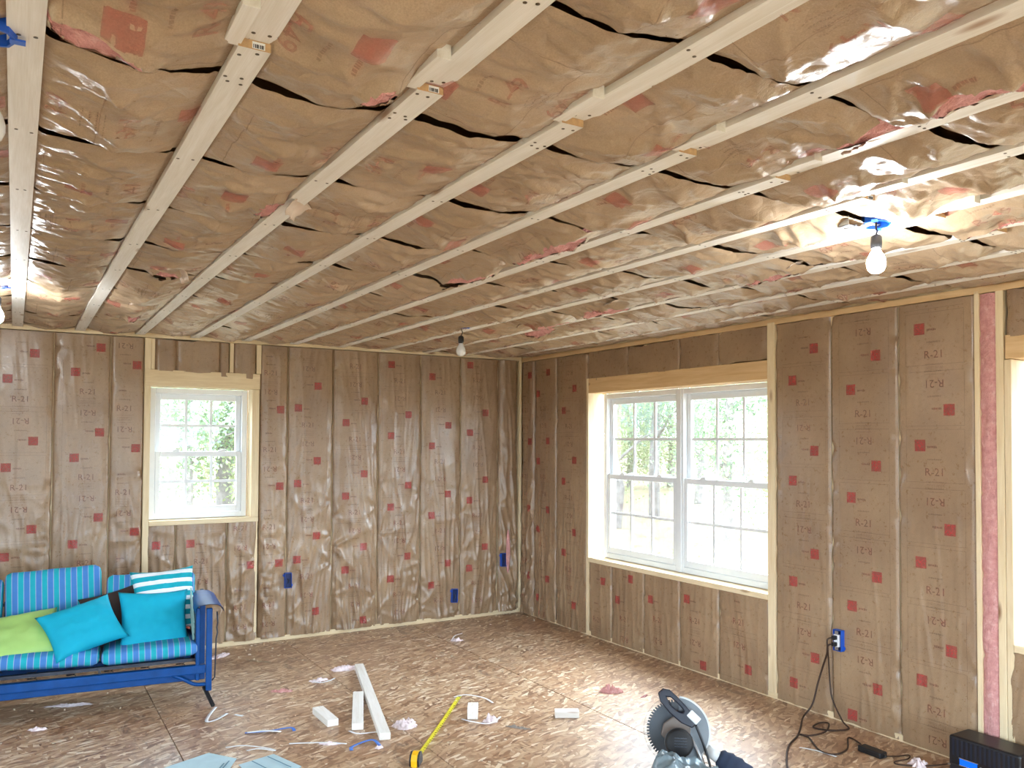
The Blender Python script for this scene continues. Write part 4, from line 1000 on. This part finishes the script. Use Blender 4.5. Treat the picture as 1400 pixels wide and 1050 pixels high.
# dust port and bag
b = MB(); p0 = SM() @ Vector((.135, -.075, .0)); p1 = SM() @ Vector((.20, -.115, .0)); b.tube([p0, p1], [.026, .028], 16); b.build('dust_port', SAWWHITE, saw, smooth=True)
DBAG = fabric('navy_dust_bag', srgb(44, 54, 74)); pts = smooth_path([SM() @ Vector(p) for p in ((.185, -.105, .0), (.23, -.13, .0), (.29, -.17, .0), (.36, -.23, -.01), (.41, -.29, -.02))], 5)
b = MB(); b.tube(pts, [.030 + .022 * math.sin(math.pi * i / (len(pts) - 1)) ** .6 + .003 * ((i % 3) - 1) for i in range(len(pts))], 18); b.build('dust_bag', DBAG, saw, smooth=True)
# crumpled plastic wrapped bundle in front of the saw
PLAST = plain('grey_plastic_wrap', srgb(112, 128, 134), 0.18, 0.7, var=0.3, scale=5)
R, T = np.meshgrid(np.linspace(0, 1, 30), np.linspace(0, 2 * math.pi, 65), indexing='ij')
X = 0.19 * R ** .6 * np.cos(T); Y = 0.13 * R ** .6 * np.sin(T)
Zp = (0.31 - 0.25 * X - 0.9 * np.clip(-0.10 - X, 0, 1)) * (1 - R ** 7) + 0.030 * (ridge(X * 9, Y * 9, 2) ** 3 - .3) * (1 - R ** 4) + .012 * pn(X * 34, Y * 34, 4) * (1 - R ** 4); Zp = np.maximum(Zp, 0.001)
pb = grid_mesh('plastic_bundle', np.stack([X, Y, Zp], -1), PLAST, None); pb.location = (-1.80, -4.30, 0.0); pb.rotation_euler = (0, 0, math.radians(-31)); tag(pb, 'crumpled grey plastic bundle in front of the miter saw', 'plastic bag')

# ------------------------------------------------------------------ radio, cords, adapter
rd = empty('radio', (-0.115, -4.625, 0), -math.pi / 2); tag(rd, 'black radio with a blue lit display by the right wall', 'radio')
b = MB(); b.box((-.175, -.085, 0.006), (.175, .085, .20)); b.build('case', plain('radio_black', srgb(20, 18, 22), 0.4), rd, bevel=.012, bseg=3)
b = MB(); b.box((-.165, -.0885, .02), (.165, -.0845, .062)); fpn = b.build('front_strip', plain('radio_dark_panel', srgb(30, 30, 36), 0.35), rd, bevel=.002)
b = MB(); b.box((-.118, -.0865, .066), (-.030, -.0845, .096)); b.build('display', LCD, rd)
b = MB(); b.box((-.122, -.0858, .062), (-.026, -.0848, .066)); b.build('silver_trim', STEEL, rd); b = MB(); b.box((-.122, -.0858, .096), (-.026, -.0848, .1)); b.build('silver_trim', STEEL, rd); b = MB(); b.box((-.178, -.0875, .050), (-.125, -.084, .056)); b.build('silver_trim', STEEL, rd)
for q in range(3):
    b = MB(); b.lathe([(.006, 0), (.006, .004), (.004, .005)], 12, Matrix.Translation((-.012 + .022 * q, -.085, .082)) @ Matrix.Rotation(math.pi / 2, 4, 'X')); b.build('button', STEEL, rd)
b = MB()
for q in range(14): b.box((-.155 + .0225 * q, -.0862, .105), (-.145 + .0225 * q, -.0848, .185))
tag(b.build('speaker_grille', DARKMETAL, rd), kind='stuff')
def cord(name, pts, r, mat, label, cat='cord', group=None):
    b = MB(); b.tube(smooth_path(pts, 7), r, 8); return tag(b.build(name, mat, None, smooth=True), label, cat, group)
cord('extension_cord', [(-.066, -3.652, .463), (-.085, -3.640, .452), (-.075, -3.625, .40), (-.05, -3.575, .31), (-.06, -3.545, .20), (-.09, -3.53, .08), (-.16, -3.52, .012), (-.30, -3.62, .006), (-.437, -3.711, .006), (-.606, -3.795, .006), (-.801, -3.953, .006), (-.95, -4.10, .006), (-1.2, -4.25, .006)], .0055, BLACKR, 'dark brown cord running from the wall outlet toward the saw', 'cord')
cord('extension_cord', [(-.066, -3.654, .501), (-.095, -3.645, .49), (-.085, -3.640, .43), (-.045, -3.615, .33), (-.035, -3.615, .22), (-.04, -3.635, .13), (-.06, -3.72, .03), (-.085, -3.779, .006), (-.197, -3.742, .006), (-.24, -3.66, .006), (-.149, -3.627, .007), (-.121, -3.672, .012), (-.262, -3.759, .014), (-.364, -3.741, .006), (-.397, -3.70, .006), (-.40, -3.76, .006), (-.505, -3.915, .006), (-.49, -3.996, .006), (-.366, -3.983, .006), (-.207, -3.872, .006), (-.232, -3.961, .008), (-.285, -4.01, .018)], .0048, BLACKR, 'thin dark cord looping over the floor to the adapter', 'cord')
ad = empty('power_adapter', (-.298, -4.088, 0), math.radians(-92)); tag(ad, 'black power adapter brick lying on the floor', 'adapter')
b = MB(); b.box((-.07, -.030, .001), (.07, .030, .032)); b.build('case', BLACKP, ad, bevel=.007, bseg=3)
b = MB(); b.box((-.085, -.008, .010), (-.07, .008, .024)); b.build('strain_relief', BLACKP, ad, bevel=.002); b = MB(); b.box((.07, -.008, .010), (.085, .008, .024)); b.build('strain_relief', BLACKP, ad, bevel=.002)
cord('extension_cord', [(-.292, -4.17, .016), (-.22, -4.18, .005), (-.15, -4.2, .005), (-.21, -4.235, .008), (-.30, -4.22, .005), (-.31, -4.26, .005), (-.2, -4.34, .005), (-.09, -4.41, .02), (-.06, -4.44, .03)], .0035, BLACKR, 'thin dark cord between the adapter and the radio', 'cord')

# ------------------------------------------------------------------ litter on the floor
BLUESTRAP = plain('blue_plastic_strap', srgb(74, 120, 200), 0.35); WHITESTRAP = plain('white_plastic_strap', srgb(230, 232, 234), 0.35)
def ribbon(name, pts, w, mat, label, group):
    pts = smooth_path(pts, 5); v = []; f = []
    for i, p_ in enumerate(pts):
        t = (pts[min(i + 1, len(pts) - 1)] - pts[max(i - 1, 0)]).normalized(); s = t.cross(Vector((0, 0, 1))).normalized() * w / 2
        v += [tuple(p_ + s), tuple(p_ - s)]
    for i in range(len(pts) - 1): f.append((2 * i, 2 * i + 1, 2 * i + 3, 2 * i + 2))
    b = MB(); b.add(v, f); o = b.build(name, mat, None, True); m = o.modifiers.new('solid', 'SOLIDIFY'); m.thickness = .0012; m.offset = 0
    return tag(o, label, 'strap', group)
GS = 'cut plastic straps on the floor'
ribbon('plastic_strap', [(-3.15, -1.57, .012), (-3.21, -1.68, .004), (-3.25, -1.82, .012), (-3.19, -1.79, .006), (-3.115, -1.727, .012)], .019, WHITESTRAP, 'bent white plastic strap at the foot of the sofa', GS)
ribbon('plastic_strap', [(-3.075, -1.745, .003), (-3.04, -1.80, .004)], .019, WHITESTRAP, 'tiny white strap piece right of the sofa foot', GS)
ribbon('plastic_strap', [(-3.098, -2.101, .005), (-2.98, -2.15, .010), (-2.86, -2.17, .014), (-2.848, -2.205, .004)], .019, BLUESTRAP, 'long blue plastic strap with a hooked end, left floor', GS)
ribbon('plastic_strap', [(-3.09, -2.12, .012), (-3.0, -2.155, .016), (-2.92, -2.19, .008)], .019, WHITESTRAP, 'white strap lying on the long blue strap', GS)
ribbon('plastic_strap', [(-2.67, -2.655, .004), (-2.655, -2.62, .010), (-2.56, -2.585, .014), (-2.52, -2.60, .014), (-2.515, -2.665, .004)], .019, BLUESTRAP, 'blue plastic strap bent like a bracket near the tape measure', GS)
ribbon('plastic_strap', [(-2.93, -2.39, .004), (-2.86, -2.425, .006), (-2.74, -2.50, .010), (-2.66, -2.55, .004)], .015, WHITESTRAP, 'white strap curling beside the pink scrap, centre floor', GS)
ribbon('plastic_strap', [(-3.24, -2.28, .006), (-3.15, -2.33, .015), (-3.05, -2.42, .010), (-3.03, -2.47, .01), (-3.10, -2.42, .018), (-3.16, -2.40, .012)], .012, WHITESTRAP, 'tangled thin white strap above the blue papers', GS)
ribbon('plastic_strap', [(-2.46, -1.30, .004), (-2.43, -1.38, .01), (-2.36, -1.37, .012), (-2.30, -1.30, .004)], .015, WHITESTRAP, 'white strap curl behind the medium offcut', GS)
ribbon('plastic_strap', [(-2.58, -2.36, .004), (-2.56, -2.45, .012), (-2.49, -2.47, .012), (-2.44, -2.46, .004)], .015, WHITESTRAP, 'white strap loop at the near end of the medium offcut', GS)
ribbon('plastic_strap', [(-1.93, -2.50, .004), (-1.915, -2.60, .014), (-1.84, -2.67, .010), (-1.74, -2.62, .014), (-1.72, -2.58, .004)], .014, WHITESTRAP, 'white strap loop in front of the cube scrap', GS)
ribbon('plastic_strap', [(-1.78, -2.10, .004), (-1.70, -2.12, .012), (-1.63, -2.23, .010), (-1.62, -2.33, .004)], .014, WHITESTRAP, 'white strap at the far end of the tape blade', GS)
ribbon('plastic_strap', [(-1.10, -.72, .004), (-1.02, -.62, .012), (-.93, -.585, .014)], .012, WHITESTRAP, 'white strap near the back wall corner', GS)
ribbon('plastic_strap', [(-.63, -.70, .004), (-.55, -.78, .010), (-.50, -.90, .004)], .010, plain('tan_strap', srgb(196, 176, 150)), 'tan strip curl on the floor near the corner', GS)
ribbon('plastic_strap', [(-.56, -3.83, .004), (-.52, -3.92, .006), (-.50, -4.02, .004)], .014, WHITESTRAP, 'white strap on the floor inside the cord loop', GS)

def tuft(c, rx, ry, h, rz, seed, label, mat=PINK):
    R, T = np.meshgrid(np.linspace(0, 1, 16), np.linspace(0, 2 * math.pi, 49), indexing='ij')
    k_ = 1 + 0.5 * pn(np.cos(T) * 1.6, np.sin(T) * 1.6, seed) + 0.5 * pn(np.cos(T) * 4.2, np.sin(T) * 4.2, seed + 4); X = rx * R * np.cos(T) * k_; Y = ry * R * np.sin(T) * k_
    Zt = h * (1 - R ** 2.5) * (0.75 + 1.0 * pn(X * 34, Y * 34, seed + 2) + 0.9 * pn(X * 75, Y * 75, seed + 3)) + 0.001
    o = grid_mesh('insulation_scrap', np.stack([X, Y, np.maximum(Zt, .0008)], -1), mat, None); o.location = (*c, 0); o.rotation_euler = (0, 0, rz)
    return tag(o, label, 'scrap', 'insulation scraps on the floor')
PALEPINK = plain('pale_pink_fluff', srgb(228, 212, 212), 0.9, 0.1, var=0.15, scale=40)
tuft((-2.16, -1.12), .10, .045, .03, -.3, 1, 'pale pink insulation tuft at the far end of the longest offcut', PALEPINK)
tuft((-2.42, -1.30), .06, .03, .02, .2, 2, 'pale pink insulation tuft left of the longest offcut', PALEPINK)
tuft((-2.70, -1.42), .07, .025, .015, -.5, 3, 'flat pink scrap between the sofa and the offcuts')
tuft((-2.27, -2.44), .075, .055, .035, 0, 4, 'pale pink clump right of the longest offcut', PALEPINK)
tuft((-1.80, -2.62), .04, .035, .04, 0, 5, 'small pink clump beside the cube scrap', PALEPINK)
tuft((-.83, -2.52), .075, .04, .04, -.6, 6, 'bright pink insulation scrap in front of the saw')
tuft((-1.07, -.74), .05, .03, .02, -.4, 7, 'pale scrap on the floor near the back wall', PALEPINK)
tuft((-2.64, -.60), .11, .014, .01, -.8, 8, 'thin brown paper strip near the back wall', KRAFT_C)
tuft((-2.74, -2.50), .05, .018, .012, -.5, 9, 'pink strip scrap beside the white curl', PALEPINK)
tuft((-2.53, -2.69), .02, .018, .014, 0, 10, 'tiny pink scrap beside the blue bracket strap', PALEPINK)
tuft((-3.92, -1.05), .12, .03, .012, -.3, 11, 'pale scrap on the floor under the sofa', PALEPINK)
tuft((-4.10, -1.45), .05, .025, .015, -.3, 12, 'white scrap on the floor in front of the sofa', PALEPINK)
tuft((-1.72, -2.79), .07, .015, .012, -.9, 13, 'grey paper sliver right of the cube scrap', plain('grey_paper', srgb(150, 140, 130)))
tuft((-2.87, -.30), .10, .03, .02, .6, 14, 'pale fluff at the foot of the back wall beside the sofa', PALEPINK)
tuft((-.22, -4.30), .05, .04, .03, .4, 15, 'pale fluff beside the radio cord', PALEPINK)
tuft((-.70, -2.70), .035, .012, .008, .4, 16, 'tiny dark red scrap beside the bright pink one', plain('dark_red', srgb(140, 70, 72)))
# staples, crumbs and chips too small to count
b = MB(); rr = random.Random(5)
for q in range(420):
    x = rr.uniform(-4.6, -0.05); y = rr.uniform(-4.2, -0.05); a = rr.uniform(0, 3.14); L = rr.uniform(.006, .022)
    if rr.random() < .45: y = -rr.random() ** 2 * .5 - .02
    b.box((-L / 2, -.003, .0006), (L / 2, .003, rr.uniform(.002, .006)), Matrix.Translation((x, y, 0)) @ Matrix.Rotation(a, 4, 'Z'))
tag(b.build('wood_crumbs', plain('pale_chips', srgb(214, 196, 170), .8, var=.3, scale=6)), 'scattered wood chips and crumbs on the floor', 'crumbs', kind='stuff')

# blue folded papers at the bottom edge
PAPER = plain('pale_blue_paper', srgb(178, 206, 214), 0.6, var=0.05); PAPERL = plain('blue_printed_line', srgb(90, 130, 150), 0.6)
def paper(corners, label, lines):
    b = MB(); n = len(corners); b.v = [(x, y, .002 + .006 * ((i * 7) % 3) / 2) for i, (x, y) in enumerate(corners)] + [(x, y, .004 + .006 * ((i * 7) % 3) / 2) for i, (x, y) in enumerate(corners)]
    b.f = [tuple(range(n))[::-1], tuple(range(n, 2 * n))] + [(i, (i + 1) % n, n + (i + 1) % n, n + i) for i in range(n)]; b.m = [0] * len(b.f)
    bm = None
    o = b.build('paper_sheet', PAPER); tag(o, label, 'paper', 'pale blue papers on the floor')
    for (p0, p1) in lines:
        s = MB(); s.bar((*p0, .0125), (*p1, .0125), .006, .001); s.build('printed_line', PAPERL, o)
    return o
paper([(-3.60, -2.42), (-3.335, -2.318), (-3.285, -2.40), (-3.225, -2.465), (-3.42, -2.85)], 'pale blue folded paper sheet at the lower left edge', [((-3.30, -2.52), (-3.44, -2.75)), ((-3.27, -2.50), (-3.41, -2.74))])
paper([(-3.235, -2.555), (-3.045, -2.505), (-2.97, -2.75), (-3.2, -2.9)], 'smaller pale blue paper sheet beside the folded one', [((-3.17, -2.56), (-3.10, -2.80)), ((-3.085, -2.54), (-3.02, -2.74))])

# ------------------------------------------------------------------ outdoors
gm = NT('forest_ground'); gm.set(0.9, 0.1); n_ = gm.noise(gm.coords(), 3, 6, .7); gm.base(gm.ramp(n_, [(0.3, srgb(84, 74, 58)), (0.5, srgb(128, 112, 88)), (0.7, srgb(104, 108, 78))]))
gx, gy = np.meshgrid(np.linspace(-45, 45, 61), np.linspace(-45, 45, 61), indexing='ij')
gd = np.maximum(np.abs(gx + 3.4) - 5, np.abs(gy + 4.6) - 7).clip(0)
gr = grid_mesh('ground', np.stack([gx, gy, -0.75 + 0.06 * gd + 0.25 * pn(gx * .3, gy * .3, 2) * (gd > 0)], -1), gm.m, None); tag(gr, 'leaf-covered forest ground outside the windows', None, None, 'structure')
BARK = plain('grey_bark', srgb(120, 114, 110), 0.9, 0.1, var=.3, scale=6)
def leafm(name, c1, c2):
    t = NT(name); t.set(0.6, 0.3); oi = t.noise(t.coords(), 1.7, 3); t.base(t.ramp(oi, [(0.35, c1), (0.65, c2)]))
    tl = t.new('ShaderNodeBsdfTranslucent'); tl.inputs[0].default_value = c2; mx = t.new('ShaderNodeMixShader'); mx.inputs[0].default_value = .3; t.l(t.b.outputs[0], mx.inputs[1]); t.l(tl.outputs[0], mx.inputs[2]); t.l(mx.outputs[0], t.out.inputs[0]); return t.m
LEAF = [leafm('green_leaves', srgb(92, 112, 88), srgb(132, 150, 116)), leafm('yellow_green_leaves', srgb(116, 130, 96), srgb(156, 160, 120)), leafm('dusky_leaves', srgb(88, 104, 98), srgb(118, 136, 120))]
def crown(seed, N, rad, zc, hz):
    g = np.random.default_rng(seed); ncl = 34
    cl = g.normal(size=(ncl, 3)) * np.array([rad * .5, rad * .5, hz * .45]) + np.array([0, 0, zc])
    c = cl[g.integers(0, ncl, N)] + g.normal(size=(N, 3)) * 0.38
    a = g.normal(size=(N, 3)); a /= np.linalg.norm(a, axis=1, keepdims=True); t = g.normal(size=(N, 3)); bb = np.cross(a, t); bb /= np.linalg.norm(bb, axis=1, keepdims=True)
    s = g.uniform(.03, .065, (N, 1)); V = np.stack([c - a * s, c + bb * s * .55, c + a * s, c - bb * s * .55], 1).reshape(-1, 3)
    me = bpy.data.meshes.new('foliage'); me.from_pydata(V.tolist(), [], [(4 * i, 4 * i + 1, 4 * i + 2, 4 * i + 3) for i in range(N)]); me.update(); return me
CR = [crown(1, 9000, 2.0, 3.6, 2.6), crown(2, 9000, 1.7, 2.6, 3.2), crown(3, 7000, 2.4, 5.2, 2.6)]
for m_, l_ in zip(CR, LEAF): m_.materials.append(l_)
trunks = []
for q in range(3):
    b = MB(); g = random.Random(q); pts = [(g.uniform(-.1, .1) * i, g.uniform(-.1, .1) * i, i * 1.3) for i in range(7)]; b.tube(pts, [.16 - .018 * i for i in range(7)], 10)
    for k_ in range(5):
        z = 2.0 + k_ * .9; a = g.uniform(0, 6.28); b.tube([(0, 0, z), (.8 * math.cos(a), .8 * math.sin(a), z + .7), (1.5 * math.cos(a), 1.5 * math.sin(a), z + 1.0)], [.05, .035, .012], 6)
    me = bpy.data.meshes.new('trunk'); me.from_pydata(b.v, [], b.f); me.update(); me.materials.append(BARK); trunks.append(me)
def tree(x, y, q, sc, rz, label, group):
    gd = max(abs(x + 3.4) - 5, abs(y + 4.6) - 7, 0)
    r = empty('forest_tree', (x, y, -0.9 + .06 * gd), rz); r.scale = (sc, sc, sc); tag(r, label, 'tree', group)
    for nm, me in (('trunk', trunks[q]), ('foliage', CR[q])):
        o = bpy.data.objects.new(nm, me); col.objects.link(o); o.parent = r
g = random.Random(11)
for i in range(12):
    ty = 6.5 + i * 1.15 + g.uniform(-.4, .4); kk = 0.06 + 0.24 * ((i * 0.618 + .3) % 1.0)
    tree(-4.24 + (ty + 6.94) * kk + (1.2 if i % 2 else -.6), ty, i % 3, g.uniform(.75, 1.05), g.uniform(0, 6), 'leafy forest tree in glare beyond the small window', 'trees beyond the small window')
for i in range(18):
    tx = 7.0 + i * .75 + g.uniform(-.4, .4); kk = 0.80 + 0.78 * ((i * 0.618) % 1.0)
    tree(tx, -6.94 + (tx + 4.24) * kk, (i + 1) % 3, g.uniform(.75, 1.05), g.uniform(0, 6), 'leafy forest tree in glare beyond the double window', 'trees beyond the double window')
